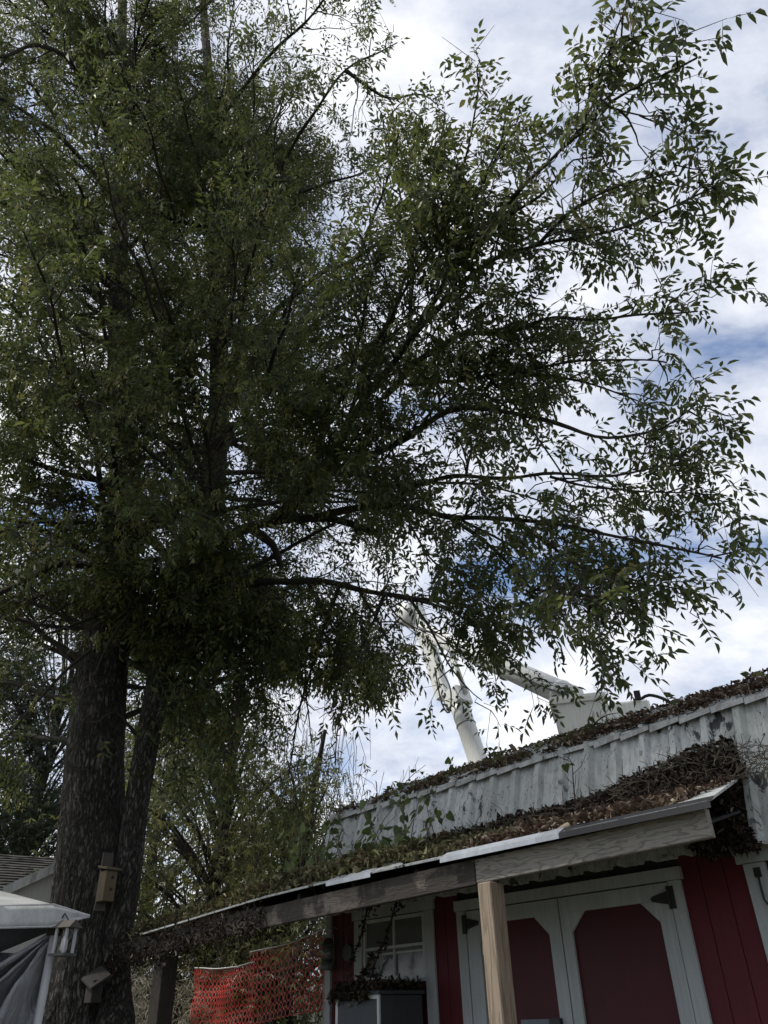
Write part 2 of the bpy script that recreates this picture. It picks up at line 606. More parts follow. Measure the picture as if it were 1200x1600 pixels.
# leaf templates ---------------------------------------------------------
def leaflet(base, axis, side, nrm, L, W, fold=0.25, curl=0.15):
    """6 verts, 2 quads folded on the midrib"""
    b = base
    t = base + axis * L - nrm * curl * L
    up = nrm * fold * W
    r1 = base + axis * L * 0.28 + side * W * 0.5 + up
    r2 = base + axis * L * 0.62 + side * W * 0.40 + up - nrm * curl * L * 0.35
    l1 = base + axis * L * 0.28 - side * W * 0.5 + up
    l2 = base + axis * L * 0.62 - side * W * 0.40 + up - nrm * curl * L * 0.35
    return [b, r1, r2, t, l2, l1], [[0, 1, 2, 3], [0, 3, 4, 5]]


def compound(seed, pairs, width=0.36, droop=0.5):
    r = np.random.default_rng(seed)
    V, F = [], []
    x, y, z = np.eye(3)

    def put(base, ang, L):
        ax = x * math.cos(ang) + y * math.sin(ang)
        ax = unit(ax - z * (droop * r.uniform(0.3, 1.3)))
        nr = unit(z + x * r.normal(0, 0.35) + y * r.normal(0, 0.35))
        sd_ = unit(np.cross(nr, ax))
        nr = np.cross(ax, sd_)
        v, f = leaflet(base, ax, sd_, nr, L, L * width * r.uniform(0.85, 1.15), r.uniform(0.1, 0.4), r.uniform(0.0, 0.3))
        b = len(V)
        V.extend(v)
        F.extend([[i + b for i in q] for q in f])

    for k in range(pairs):
        t = 0.75 + 0.75 * k
        for sgn in (-1, 1):
            put(x * t - z * 0.08 * t * t + y * sgn * 0.05, sgn * r.uniform(0.75, 1.2), r.uniform(0.8, 1.05))
    t = 0.75 + 0.75 * pairs - 0.3
    put(x * t - z * 0.08 * t * t, r.normal(0, 0.12), r.uniform(1.0, 1.25))
    # rachis as a sliver
    b = len(V)
    V.extend([np.zeros(3) + y * 0.015, x * t * 0.5 + y * 0.015 - z * 0.02 * t * t, x * t - z * 0.08 * t * t, np.zeros(3) - y * 0.015 - z * 0.01])
    F.append([b, b + 1, b + 2, b + 3])
    return np.array(V), np.array(F)


COMP = [compound(11, 2, 0.44, 1.1), compound(12, 3, 0.30, 0.25), compound(13, 1, 0.34, 1.0), compound(14, 2, 0.38, 0.15), compound(1, 2), compound(2, 2, 0.40), compound(3, 1, 0.42), compound(4, 3, 0.33), compound(5, 2, 0.34, 0.8), compound(6, 3, 0.36, 0.7)]


def lo_version(T):
    V, F = T
    keep, out_ = [], []
    n = (len(V) - 4) // 6
    for k in range(n):
        b = 6 * k
        i = len(keep)
        keep += [V[b], V[b + 1] * 0.5 + V[b + 2] * 0.5, V[b + 3], V[b + 4] * 0.5 + V[b + 5] * 0.5]
        out_.append([i, i + 1, i + 2, i + 3])
    return np.array(keep), np.array(out_)


COMP_LO = [lo_version(q) for q in COMP]


def place_templates(templates, which, pos, axis, nrm, scale):
    """returns merged V,F (all quads)"""
    Vs, Fs, base = [], [], 0
    X = axis / (np.linalg.norm(axis, axis=1)[:, None] + 1e-9)
    Z = nrm - X * np.sum(nrm * X, 1)[:, None]
    Z /= np.linalg.norm(Z, axis=1)[:, None] + 1e-9
    Y = np.cross(Z, X)
    for k, (TV, TF) in enumerate(templates):
        m_ = which == k
        n = int(m_.sum())
        if n == 0:
            continue
        V = (TV[None, :, 0:1] * X[m_][:, None, :] + TV[None, :, 1:2] * Y[m_][:, None, :] + TV[None, :, 2:3] * Z[m_][:, None, :]) * scale[m_][:, None, None] + pos[m_][:, None, :]
        F = TF[None] + (np.arange(n) * len(TV))[:, None, None] + base
        Vs.append(V.reshape(-1, 3))
        Fs.append(F.reshape(-1, 4))
        base += n * len(TV)
    return np.vstack(Vs), np.vstack(Fs)


# ------------------------------------------------------------------ the ground
me = mesh_np('ground', [(-400, -400, 0), (400, -400, 0), (400, 400, 0), (-400, 400, 0)], [[0, 1, 2, 3]])
tag(link('ground', me, 'ground'), kind='structure')

# ------------------------------------------------------------------ shed frame of reference
SA = math.radians(43)
SU = np.array([math.sin(SA), -math.cos(SA), 0])      # along the front, to the right and nearer
SN = np.array([-math.cos(SA), -math.sin(SA), 0])     # out of the front, towards the viewer
UPV = np.array([0, 0, 1.0])


def W(s, d, z):
    return SU * s - SN * d + UPV * z


def sbox(mb, s0, s1, d0, d1, z0, z1):
    return mb.box8([W(s0, d0, z0), W(s1, d0, z0), W(s1, d1, z0), W(s0, d1, z0), W(s0, d0, z1), W(s1, d0, z1), W(s1, d1, z1), W(s0, d1, z1)])


def sb(name, mat, parent, *a, bevel=0.0):
    return sbox(MB(), *a).build(name, mat, parent, bevel=bevel)


DW = 4.8
S0, S1 = -6.03, 1.2
shed = thing('shed', W(-3.5, 6.0, 0), 'red wooden shed with white trim, double doors and a grey ribbed metal gambrel roof', 'shed')
# plank siding, each board of its own
edges = list(np.arange(S0 + 0.06, S1, 0.1525))
MESHB = None
for i, e in enumerate(edges):
    e1 = min(e + 0.1525 - 0.005, S1)
    if e > -4.46 and e1 < -2.6:
        continue
    zt = 2.42
    if e < -2.6 < e1:
        e = -2.598
    if e < -4.46 < e1:
        e1 = -4.461
    if e1 > -5.545 and e < -4.825:
        sb('siding_board', 'red_board', shed, e, e1, DW, DW + 0.02, 0.12, 1.86)
        continue
    sb('siding_board', 'red_board', shed, e, e1, DW, DW + 0.02, 0.12, zt)
sb('wall_backing', 'dark_shade', shed, S0 + 0.02, S1, DW + 0.024, DW + 0.06, 0.12, 2.7)
mb = MB()
for s_ in (S0 + 0.03, S1):
    mb.prism([W(s_, DW + 0.062, 0.12), W(s_, 7.14, 0.12), W(s_, 7.14, 2.5), W(s_, 6.98, 3.1), W(s_, 6.0, 3.6), W(s_, 5.02, 3.1), W(s_, DW + 0.10, 2.5)], SU * 0.04)
sbox(mb, S0 + 0.08, S1 - 0.01, 7.15, 7.19, 0.12, 2.5)
mb.build('side_wall', 'red_board', shed)
sb('corner_trim', 'trim_white', shed, S0 - 0.012, S0 + 0.055, DW - 0.022, DW + 0.08, 0.12, 2.40)
sb('trim_board', 'trim_white', shed, -2.180, -2.055, DW - 0.025, DW - 0.001, 0.12, 2.30)
sb('trim_board', 'trim_white', shed, -2.215, -1.2, DW - 0.028, DW - 0.001, 2.304, 2.40)
sb('trim_board', 'trim_white', shed, -1.25, -1.15, DW - 0.025, DW - 0.001, 0.12, 2.30)
sb('soffit_board', 'dark_shade', shed, S0, S1, DW - 0.10, DW - 0.032, 2.405, 2.43)
# latch on the right trim
mb = MB()
mb.tube([W(-2.105, DW - 0.03, 2.24), W(-2.10, DW - 0.045, 2.20), W(-2.10, DW - 0.045, 2.11), W(-2.085, DW - 0.05, 2.085), W(-2.07, DW - 0.04, 2.10)], 0.006, 6)
sbox(mb, -2.125, -2.085, DW - 0.031, DW - 0.0255, 2.225, 2.275)
mb.build('hook_latch', 'black_iron', shed)

# doors: header, jambs, two leaves
sb('door_header', 'trim_white', shed, -4.475, -2.575, DW - 0.030, DW + 0.02, 2.275, 2.345)
sb('door_jamb', 'trim_white', shed, -4.462, -4.374, DW - 0.022, DW + 0.02, 0.12, 2.272)
sb('door_jamb', 'trim_white', shed, -2.676, -2.592, DW - 0.022, DW + 0.02, 0.12, 2.272)


def chamfer_frame(mb, s0, s1, z0, z1, stile_l, stile_r, rail, ch, d0, d1):
    """door frame of boards: two stiles, top and bottom rail and corner braces"""
    sbox(mb, s0, s0 + stile_l, d0, d1, z0, z1)
    sbox(mb, s1 - stile_r, s1, d0, d1, z0, z1)
    sbox(mb, s0 + stile_l, s1 - stile_r, d0, d1, z1 - rail, z1)
    sbox(mb, s0 + stile_l, s1 - stile_r, d0, d1, z0, z0 + rail)
    a, b, t, u_ = s0 + stile_l, s1 - stile_r, z1 - rail, z0 + rail
    for P in ([(a, t), (a + ch, t), (a, t - ch)], [(b, t), (b, t - ch), (b - ch, t)], [(a, u_), (a, u_ + ch), (a + ch, u_)], [(b, u_), (b - ch, u_), (b, u_ + ch)]):
        mb.prism([W(x, d0, z) for x, z in P], -SN * (d1 - d0))


for s0, s1, sl, sr in ((-4.368, -3.522, 0.125, 0.098), (-3.514, -2.682, 0.080, 0.095)):
    door = sb('door', 'red_door', shed, s0 + 0.01, s1 - 0.01, DW + 0.003, DW + 0.03, 0.15, 2.262)
    mb = MB()
    chamfer_frame(mb, s0, s1, 0.14, 2.268, sl, sr, 0.095, 0.115, DW - 0.020, DW + 0.0025)
    mb.build('door_frame', 'trim_white', door, bevel=0.002)
    right = s0 > -4
    e = s1 if right else s0
    sg = -1 if right else 1
    for zz in (2.185, 0.35):
        mb = MB()
        dd = DW - 0.024
        sbox(mb, e - 0.006, e + 0.036, dd - 0.004, dd + 0.001, zz - 0.065, zz + 0.06) if right else sbox(mb, e - 0.036, e + 0.006, dd - 0.004, dd + 0.001, zz - 0.065, zz + 0.06)
        mb.prism([W(e + sg * 0.008, dd - 0.004, zz + 0.035), W(e + sg * 0.008, dd - 0.004, zz - 0.04), W(e + sg * 0.115, dd - 0.004, zz - 0.016), W(e + sg * 0.130, dd - 0.004, zz), W(e + sg * 0.115, dd - 0.004, zz + 0.014)], -SN * 0.005)
        mb.tube([W(e + sg * 0.002, dd - 0.006, zz - 0.065), W(e + sg * 0.002, dd - 0.006, zz + 0.06)], 0.008, 8)
        for q in ((0.03, 0.0), (0.06, 0.004), (0.095, 0.0)):
            c_ = W(e + sg * q[0], dd - 0.005, zz + q[1])
            mb.tube([c_, c_ + SN * 0.004], 0.006, 6)
        mb.build('hinge', 'black_iron', door)
    if not right:
        mb = MB()
        sbox(mb, -3.93, -3.69, DW - 0.034, DW - 0.0205, 1.50, 1.585)
        lt = mb.build('latch', 'latch_grey', door)
        mb = MB()
        sbox(mb, -3.685, -3.60, DW - 0.05, DW - 0.0205, 1.495, 1.588)
        mb.build('latch', 'black_iron', door)

# window
win = thing('window', (0, 0, 0), None, None)
win.parent = shed
win.location = np.array(W(-5.18, DW, 1.6)) - wpos(shed)
mb = MB()
sbox(mb, -5.675, -4.70, DW - 0.034, DW - 0.001, 2.318, 2.395)
sbox(mb, -5.655, -5.555, DW - 0.026, DW - 0.001, 1.80, 2.316)
sbox(mb, -4.815, -4.715, DW - 0.026, DW - 0.001, 0.90, 2.316)
mb.build('window_trim', 'trim_white', win, bevel=0.003)
mb = MB()
sbox(mb, -5.550, -5.525, DW - 0.012, DW + 0.010, 1.87, 2.31)
sbox(mb, -4.845, -4.820, DW - 0.012, DW + 0.010, 1.87, 2.31)
sbox(mb, -5.524, -4.846, DW - 0.012, DW + 0.010, 2.285, 2.31)
sbox(mb, -5.524, -4.846, DW - 0.012, DW + 0.010, 1.87, 1.895)
sbox(mb, -5.524, -4.846, DW - 0.010, DW + 0.012, 2.085, 2.105)
sbox(mb, -5.524, -4.846, DW + 0.004, DW + 0.016, 2.045, 2.060)
sbox(mb, -5.19, -5.175, DW - 0.008, DW + 0.011, 1.896, 2.084)
sbox(mb, -5.19, -5.175, DW - 0.008, DW + 0.011, 2.106, 2.284)
mb.build('sash', 'screen_frame', win)
for a, b in ((-5.524, -5.191), (-5.174, -4.846)):
    for c, d in ((1.896, 2.084), (2.106, 2.284)):
        sb('pane', 'glass_reflection', win, a, b, DW + 0.0125, DW + 0.0175, c, d)
mb = MB()
sbox(mb, -5.565, -4.80, DW - 0.05, DW - 0.0265, 1.845, 1.868)
mb.build('sill', 'trim_white', win)

# gambrel roof, lower slope: ribbed panels with real ribs
DB, ZB, DT, ZT = 4.68, 2.37, 4.95, 3.27
RIB = 0.2286


def mans(s, t, out=0.0):
    d = DB + (DT - DB) * t
    z = ZB + (ZT - ZB) * t
    nn = unit(SN * (ZT - ZB) + UPV * (DT - DB))
    return W(s, d, z) + nn * out


def rib_profile(s0, n):
    pts = []
    for k in range(n):
        a = s0 + k * RIB
        pts += [(a - 0.046, 0.0), (a - 0.020, 0.036), (a + 0.020, 0.036), (a + 0.046, 0.0), (a + 0.085, 0.0), (a + 0.092, 0.004), (a + 0.105, 0.004), (a + 0.112, 0.0), (a + 0.135, 0.0), (a + 0.142, 0.004), (a + 0.155, 0.004), (a + 0.162, 0.0)]
    pts.append((s0 + n * RIB - 0.0465, 0.0))
    return pts


first = -2.02 - RIB * 18
k0 = 0
while True:
    s_a = first + k0 * RIB
    if s_a > S1:
        break
    pr = rib_profile(s_a, 4)
    V, F = [], []
    lift = 0.0015 * (int(k0 / 4) % 2)
    tn = 5
    for i in range(tn):
        t = i / (tn - 1)
        for s_, o_ in pr:
            sh = (s_ + 3.0) * 0.0
            if s_ < -5.7:                                     # the left end flares outwards at the bottom
                sh = 0.0
            V.append(mans(s_ + sh, t * 1.0, o_ + lift + 0.001 * mnoise.noise(Vector((s_ * 2, t * 3, 0)))))
    npf = len(pr)
    for i in range(tn - 1):
        for j in range(npf - 1):
            F.append([i * npf + j, i * npf + j + 1, (i + 1) * npf + j + 1, (i + 1) * npf + j])
    V = np.array(V) - wpos(shed)
    o = link('roof_panel', mesh_np('roof_panel', V, F), 'roof_metal', shed)
    md = o.modifiers.new('solid', 'SOLIDIFY')
    md.thickness = 0.002
    # upper slope panel
    k0 += 4
RL = first - 0.024
RR = first + k0 * RIB
# screws
mb = MB()
for k in range(0, k0):
    for t in (0.08, 0.5, 0.93):
        c_ = mans(first + k * RIB + 0.04, t, 0.002)
        mb.tube([c_, c_ + SN * 0.005], 0.0065, 6)
tag(mb.build('screw', 'flashing', shed), kind='stuff')
# upper slope
DR, ZR = 6.0, 3.735
mb = MB()
mb.prism([W(RL, DT - 0.05, ZT - 0.01), W(RL, DR, ZR), W(RL, 2 * DR - DT + 0.05, ZT - 0.01), W(RL, 2 * DR - DT + 0.05, ZT - 0.04), W(RL, DR, ZR - 0.03), W(RL, DT - 0.05, ZT - 0.04)], SU * (RR - RL))
mb.prism([W(RL, 2 * DR - DT, ZT - 0.05), W(RL, 2 * DR - DB, ZB), W(RL, 2 * DR - DB - 0.02, ZB), W(RL, 2 * DR - DT - 0.02, ZT - 0.05)], SU * (RR - RL))
mb.build('upper_roof', 'roof_metal', shed)
mb = MB()
for s_ in np.arange(first, RR, RIB):
    mb.prism([W(s_ - 0.024, DT - 0.05, ZT - 0.009), W(s_ - 0.01, DT - 0.05, ZT + 0.012), W(s_ + 0.01, DT - 0.05, ZT + 0.012), W(s_ + 0.024, DT - 0.05, ZT - 0.009)], W(0, DR - DT + 0.05, ZR - ZT + 0.01) - W(0, 0, 0))
mb.build('roof_rib', 'roof_metal', shed)
# ridge cap
mb = MB()
mb.prism([W(RL - 0.02, DR - 0.13, ZR - 0.045), W(RL - 0.02, DR, ZR + 0.02), W(RL - 0.02, DR + 0.13, ZR - 0.045), W(RL - 0.02, DR + 0.12, ZR - 0.055), W(RL - 0.02, DR, ZR + 0.008), W(RL - 0.02, DR - 0.12, ZR - 0.055)], SU * (RR - RL + 0.04))
mb.build('ridge_cap', 'roof_metal', shed)
# bent flashing lengths over the break
s_ = RL - 0.02
while s_ < RR - 0.05:
    L = RIB * random.choice([1.0, 1.0, 0.5])
    if random.random() < 0.22:
        s_ += L
        continue
    skew = random.uniform(-0.004, 0.006)
    tip = random.uniform(0.03, 0.07)
    droop = random.uniform(-0.008, 0.008)
    a, b = s_ + 0.006, min(s_ + L, RR)
    P = [W(a, DT - 0.075 + skew, ZT - 0.035 - droop), W(b, DT - 0.07, ZT - 0.02), W(b, DT + tip, ZT + 0.04), W(a, DT + tip * 0.8, ZT + 0.032)]
    nn = np.array([0, 0, 0.004])
    mb = MB()
    mb.prism(P, nn)
    mb.prism([P[0], P[1], P[1] - UPV * 0.028 + SN * 0.004, P[0] - UPV * 0.032 + SN * 0.004], SN * -0.003)
    mb.build('flashing', 'flashing', shed)
    s_ += L
# end fascia of the roof at the far left
mb = MB()
mb.prism([mans(RL - 0.03, 0, -0.01), mans(RL + 0.0, 0, -0.01), mans(RL + 0.0, 0.98, -0.01), mans(RL - 0.03, 0.98, -0.01)], -SN * 0.03)
mb.build('rake_trim', 'roof_metal', shed)

# ------------------------------------------------------------------ porch
porch = thing('porch', W(-3.13, 3.65, 0), 'lean-to porch of weathered timber beam and posts in front of the red shed', 'porch')
BD = 3.63


def board(s0, s1, zb0, zb1, h, mat, d=BD, th=0.04):
    mb = MB()
    n = max(2, int(abs(s1 - s0) / 0.25))
    ss = np.linspace(s0, s1, n)
    zz = np.linspace(zb0, zb1, n)
    P = []
    for s_, z in zip(ss, zz):
        P.append([W(s_, d, z), W(s_, d + th, z), W(s_, d + th, z + h), W(s_, d, z + h)])
    V = [q for p_ in P for q in p_]
    F = [[3, 2, 1, 0], [4 * n - 4, 4 * n - 3, 4 * n - 2, 4 * n - 1]]
    for i in range(n - 1):
        for j in range(4):
            k = (j + 1) % 4
            F.append([4 * i + j, 4 * i + k, 4 * i + 4 + k, 4 * i + 4 + j])
    loc = W((s0 + s1) / 2, d, (zb0 + zb1) / 2 + h / 2)
    # local axes: X along the board so that the grain runs with it
    Rm = np.array([SU, -SN, UPV])
    V = (np.array(V) - loc) @ Rm.T
    me = mesh_np('beam_board', V, F)
    o = link('beam_board', me, mat, porch)
    o.location = loc - wpos(porch)
    o.rotation_euler = (0, 0, math.atan2(SU[1], SU[0]))
    md = o.modifiers.new('bev', 'BEVEL')
    md.width = 0.004
    return o


board(-3.215, -1.765, 2.240, 2.262, 0.128, 'beam_wood')
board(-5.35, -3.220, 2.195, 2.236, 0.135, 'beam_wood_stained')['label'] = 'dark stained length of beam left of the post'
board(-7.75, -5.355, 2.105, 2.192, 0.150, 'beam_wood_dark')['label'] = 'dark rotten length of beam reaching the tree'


def post(s0, s1, d0, d1, z1, lean=0.0):
    mb = MB()
    loc = W((s0 + s1) / 2, (d0 + d1) / 2, 0)
    a, b = (s1 - s0) / 2, (d1 - d0) / 2
    V = [(-a, -b, 0), (a, -b, 0), (a, b, 0), (-a, b, 0), (-a + lean, -b, z1), (a + lean, -b, z1), (a + lean, b, z1), (-a + lean, b, z1)]
    me = mesh_np('post', np.array(V), [[0, 3, 2, 1], [4, 5, 6, 7], [0, 1, 5, 4], [1, 2, 6, 5], [2, 3, 7, 6], [3, 0, 4, 7]])
    o = link('post', me, 'post_wood', porch)
    o.location = loc - wpos(porch)
    o.rotation_euler = (0, 0, math.atan2(SU[1], SU[0]))
    md = o.modifiers.new('bev', 'BEVEL')
    md.width = 0.006
    return o


post(-3.185, -3.085, BD - 0.03, BD + 0.085, 2.236)
pp_ = post(-6.90, -6.74, BD - 0.02, BD + 0.12, 2.125, 0.0)
pp_.data.materials[0] = MATS['limb_bark']
pp_['label'] = 'dark post at the far end of the porch'
# roof sheet from the beam up to the roof slope, with ribs and drip edge
PS0, PS1 = -7.1, -1.72
PD0, PZ0, PD1, PZ1 = BD - 0.06, 2.405, 4.87, 2.80


def psag(s):
    return -0.02 * max(0.0, (-s - 4.5)) - 0.03 * max(0.0, (-s - 5.3))


mb = MB()
sl = np.linspace(PS0, PS1, 24)
V, F = [], []
for s_ in sl:
    for d, z in ((PD0, PZ0), (PD1, PZ1)):
        if s_ < -6.0:
            z = PZ0 + (z - PZ0) * 0.35
        sx_ = s_ if d == PD0 else min(s_, -2.08)
        V.append(W(sx_, d, z + psag(s_)))
for i in range(len(sl) - 1):
    F.append([2 * i, 2 * i + 2, 2 * i + 3, 2 * i + 1])
V = np.array(V) - wpos(porch)
o = link('roof_sheet', mesh_np('roof_sheet', V, F), 'roof_metal', porch)
o.modifiers.new('s', 'SOLIDIFY').thickness = 0.012
for a, b, mt in ((PS1 + 0.02, -2.55, 'black_iron'), (-2.552, -3.42, 'drip_metal'), (-4.05, -4.5, 'drip_metal')):
    mb = MB()
    q = [W(a, PD0 - 0.012, PZ0 - 0.012 + psag(a)), W(b, PD0 - 0.016, PZ0 - 0.014 + psag(b)), W(b, PD0 + 0.05, PZ0 + 0.022 + psag(b)), W(a, PD0 + 0.045, PZ0 + 0.022 + psag(a))]
    mb.prism(q, UPV * 0.004)
    mb.prism([q[0], q[1], q[1] - UPV * 0.022, q[0] - UPV * 0.022], -SN * 0.003)
    mb.build('drip_edge', mt, porch)
for s_ in np.arange(-5.6, -2.1, 0.61):
    mb = MB()
    mb.prism([W(s_, BD + 0.05, 2.30), W(s_, 4.66, 2.62), W(s_, 4.66, 2.70), W(s_, BD + 0.05, 2.385)], SU * 0.04)
    mb.build('rafter', 'dark_shade', porch)


mb = MB()
mb.prism([W(-5.9, BD + 0.045, 2.29), W(-5.9, 4.64, 2.545), W(-5.9, 4.64, 2.56), W(-5.9, BD + 0.045, 2.305)], SU * 3.85)
mb.build('shade_sheet', 'dark_shade', porch)  # dark sheet added to put shade under the porch roof into the colour

# ------------------------------------------------------------------ leaf litter and rubbish on the roofs
def litter(name, pts, size, mat, flat=0.5, label=None):
    n = len(pts)
    ax = rng.normal(0, 1, (n, 3)) * np.array([1, 1, flat])
    nr = rng.normal(0, 0.5, (n, 3)) + np.array([0, 0, 1.0])
    T = []
    for w in (0.5, 0.3, 0.16):
        v, f = leaflet(np.array([-0.5, 0, 0]), np.array([1.0, 0, 0]), np.array([0, 1.0, 0]), np.array([0, 0, 1.0]), 1.0, w, 0.5, 0.25)
        T.append((np.array(v), np.array(f)))
    V, F = place_templates(T, rng.integers(0, 3, n), np.asarray(pts), ax, nr, size * np.exp(rng.normal(0, 0.42, n)))
    o = link(name, mesh_np(name, V, F), mat)
    tag(o, label, None, None, 'stuff')
    return o


n = 16000
s_ = rng.uniform(RL, RR, n)
t = rng.beta(0.9, 1.2, n)
thick = np.clip(0.03 + 0.03 * np.array([mnoise.noise(Vector((a * 1.7, b * 3, 0.3))) for a, b in zip(s_, t)]), 0.004, 0.1)
P = np.array([W(a, DT - 0.06 + (DR - DT) * b, ZT - 0.0 + (ZR - ZT) * b) for a, b in zip(s_, t)])
P[:, 2] += rng.uniform(0, 1, n) * thick + 0.004
bare = np.array([mnoise.noise(Vector((a * 2.6, b * 5, 7.7))) for a, b in zip(s_, t)])
keep = ((s_ > -5.2) | (rng.uniform(0, 1, n) < 0.35)) & (bare < 0.22)
mossy = (s_ < -3.4) & (rng.uniform(0, 1, n) < 0.55)
litter('moss_litter', P[keep & mossy], 0.034, 'moss_litter', 0.7)
litter('leaf_litter', P[keep & ~mossy], 0.030, 'dry_leaf', 0.4)
# lip of litter hanging over the flashing, broken by gaps
n = 2400
s_ = rng.uniform(RL, RR, n)
cl = np.array([mnoise.noise(Vector((a * 4.5, 9.1, 0.0))) for a in s_])
P = np.array([W(a, DT - 0.05 + b, ZT + 0.005) for a, b in zip(s_, rng.uniform(-0.02, 0.10, n))])
P[:, 2] += rng.uniform(0, 0.045, n)
litter('leaf_litter', P[cl > -0.22], 0.030, 'dry_leaf', 0.4)


# the dark rotting heap in the gutter between porch roof and roof slope
def heap_h(s):
    h = 0.06 + 0.03 * mnoise.noise(Vector((s * 3, 0, 0)))
    if s > -4.6:
        h += 0.03
    h += 0.16 * math.exp(-((s + 2.25) / 0.55) ** 2)
    return max(0.02, h)


pts = []
for _ in range(17000):
    s_ = -1.62 - abs(random.gauss(0, 1.25)) if random.random() < 0.75 else random.uniform(-5.8, -1.62)
    if s_ < -5.9:
        continue
    h = heap_h(s_)
    u_ = random.random() ** 1.3
    zz = random.random() * h * (1 - u_ * 0.9)
    d = 4.84 - u_ * 0.50
    zb = PZ0 + (d - PD0) / (PD1 - PD0) * (PZ1 - PZ0)
    if s_ > -2.05:
        continue
    dm = DB + (DT - DB) * (zb + zz - ZB) / (ZT - ZB)
    d = min(d, dm - 0.01)
    pts.append(W(s_, d, zb + zz))
# the part that spills over the porch end
for _ in range(6500):
    s_ = random.uniform(-2.36, -2.03)
    z = random.uniform(2.34, 2.86) 
    dm = DB + (DT - DB) * (z - ZB) / (ZT - ZB)
    th = 0.22 * math.sin(max(0, min(1, (z - 2.30) / 0.66)) * math.pi) ** 0.6 + 0.03
    pts.append(W(s_ + 0.03 * math.sin(z * 14), dm - random.random() * th, z))
litter('rotting_debris', np.array(pts), 0.034, 'rotten_leaf', 0.9)
# twigs in the heap
Pt = []
for _ in range(700):
    s_ = -1.6 - abs(random.gauss(0, 1.1))
    d = random.uniform(4.35, 4.75)
    zb = PZ0 + (d - PD0) / (PD1 - PD0) * (PZ1 - PZ0) + random.random() * heap_h(s_) * 0.9
    c_ = W(s_, d, zb)
    v_ = unit(rng.normal(0, 1, 3) * np.array([1, 1, 0.6])) * random.uniform(0.04, 0.16)
    Pt.append([c_, c_ + v_ * 0.5 + rng.normal(0, 0.008, 3), c_ + v_])
V, F = tubes_batch(np.array(Pt), np.full((len(Pt), 3), 0.0022), 3)
tag(link('dead_twigs', mesh_np('dead_twigs', V, F), 'stalk'), kind='stuff')
# lighter leaves on the porch sheet in front
pts, pm = [], []
for _ in range(15000):
    s_ = random.uniform(-7.4, -1.95)
    d = PD0 + 0.03 + random.random() ** 1.4 * 0.8
    zb = PZ0 + (d - PD0) / (PD1 - PD0) * (PZ1 - PZ0) * (0.35 if s_ < -6 else 1) + psag(s_)
    k = mnoise.noise(Vector((s_ * 2.2, d * 4, 0)))
    if k < -0.22 and s_ > -4.2:
        continue
    if d < PD0 + 0.10 and -3.5 < s_ and k < 0.5:
        continue
    z = zb + random.random() * (0.03 + 0.05 * max(0, k) + (0.07 if s_ < -4 else 0.0))
    (pm if (s_ < -3.4 and random.random() < 0.8) else pts).append(W(s_, d, z))
litter('leaf_litter', np.array(pts), 0.036, 'dry_leaf', 0.5)
vm_ = []
for _ in range(3400):
    s_ = -7.75 + 2.5 * random.random() ** 1.15
    k = mnoise.noise(Vector((s_ * 3.1, 4.2, 0)))
    side = random.random()
    dd = BD - 0.02 - random.random() * 0.07 if side < 0.6 else BD + random.random() * 0.3
    vm_.append(W(s_, dd, 2.20 + psag(s_) * 0.6 + random.gauss(0.03, 0.075 + 0.04 * k) - (0.12 * max(0, k) if side < 0.6 else -0.04)))
litter('draped_dead_vines', np.array(vm_), 0.026, 'rotten_leaf', 1.2)
litter('moss_litter', np.array(pm), 0.042, 'moss_litter', 0.8)

# ------------------------------------------------------------------ things by the shed wall
# hanging tube on the left door
t_ = thing('hanging_tube', W(-4.17, DW - 0.06, 1.99), 'small white tube with a blue top hanging beside the wooden porch post', 'tube')
mb = MB()
mb.tube([W(-4.175, DW - 0.06, 1.975), W(-4.165, DW - 0.06, 2.075)], 0.018, 10)
mb.build('tube_body', 'tube_white', t_)
mb = MB()
mb.tube([W(-4.165, DW - 0.06, 2.0755), W(-4.163, DW - 0.06, 2.10), W(-4.163, DW - 0.055, 2.16)], [0.021, 0.02, 0.013], 10)
mb.build('tube_cap', 'tube_blue', t_)

# lantern on the wall
lan = thing('lantern', W(-5.905, DW - 0.10, 1.97), 'old dark railroad lantern hanging on the red wall left of the window', 'lantern')


def lathe(mb, c, prof, sides=14):
    pts = [np.asarray(c) + UPV * z for r_, z in prof]
    V, F = [], []
    for (r_, z) in prof:
        for k in range(sides):
            a = 2 * math.pi * k / sides
            V.append(np.asarray(c) + np.array([math.cos(a) * r_, math.sin(a) * r_, z]))
    for i in range(len(prof) - 1):
        for k in range(sides):
            kn = (k + 1) % sides
            F.append([i * sides + k, i * sides + kn, (i + 1) * sides + kn, (i + 1) * sides + k])
    F.append([k for k in range(sides)][::-1])
    F.append([(len(prof) - 1) * sides + k for k in range(sides)])
    return mb.add(V, F)


LC = W(-5.905, DW - 0.10, 1.97)
lathe(MB(), LC, [(0.062, 0.0), (0.066, 0.01), (0.066, 0.05), (0.05, 0.066), (0.034, 0.07)]).build('fuel_tank', 'lantern_metal', lan, True)
lathe(MB(), LC, [(0.032, 0.071), (0.050, 0.10), (0.054, 0.13), (0.042, 0.165), (0.03, 0.175)]).build('globe', 'glass_reflection', lan, True)
lathe(MB(), LC, [(0.068, 0.176), (0.070, 0.182), (0.045, 0.20), (0.04, 0.225), (0.02, 0.238)]).build('cap', 'lantern_metal', lan, True)
mb = MB()
for sg in (-1, 1):
    mb.tube([LC + SU * 0.064 * sg + UPV * 0.04, LC + SU * 0.080 * sg + UPV * 0.09, LC + SU * 0.076 * sg + UPV * 0.17, LC + SU * 0.05 * sg + UPV * 0.20], 0.006, 6)
mb.build('side_tube', 'lantern_metal', lan, True)
mb = MB()
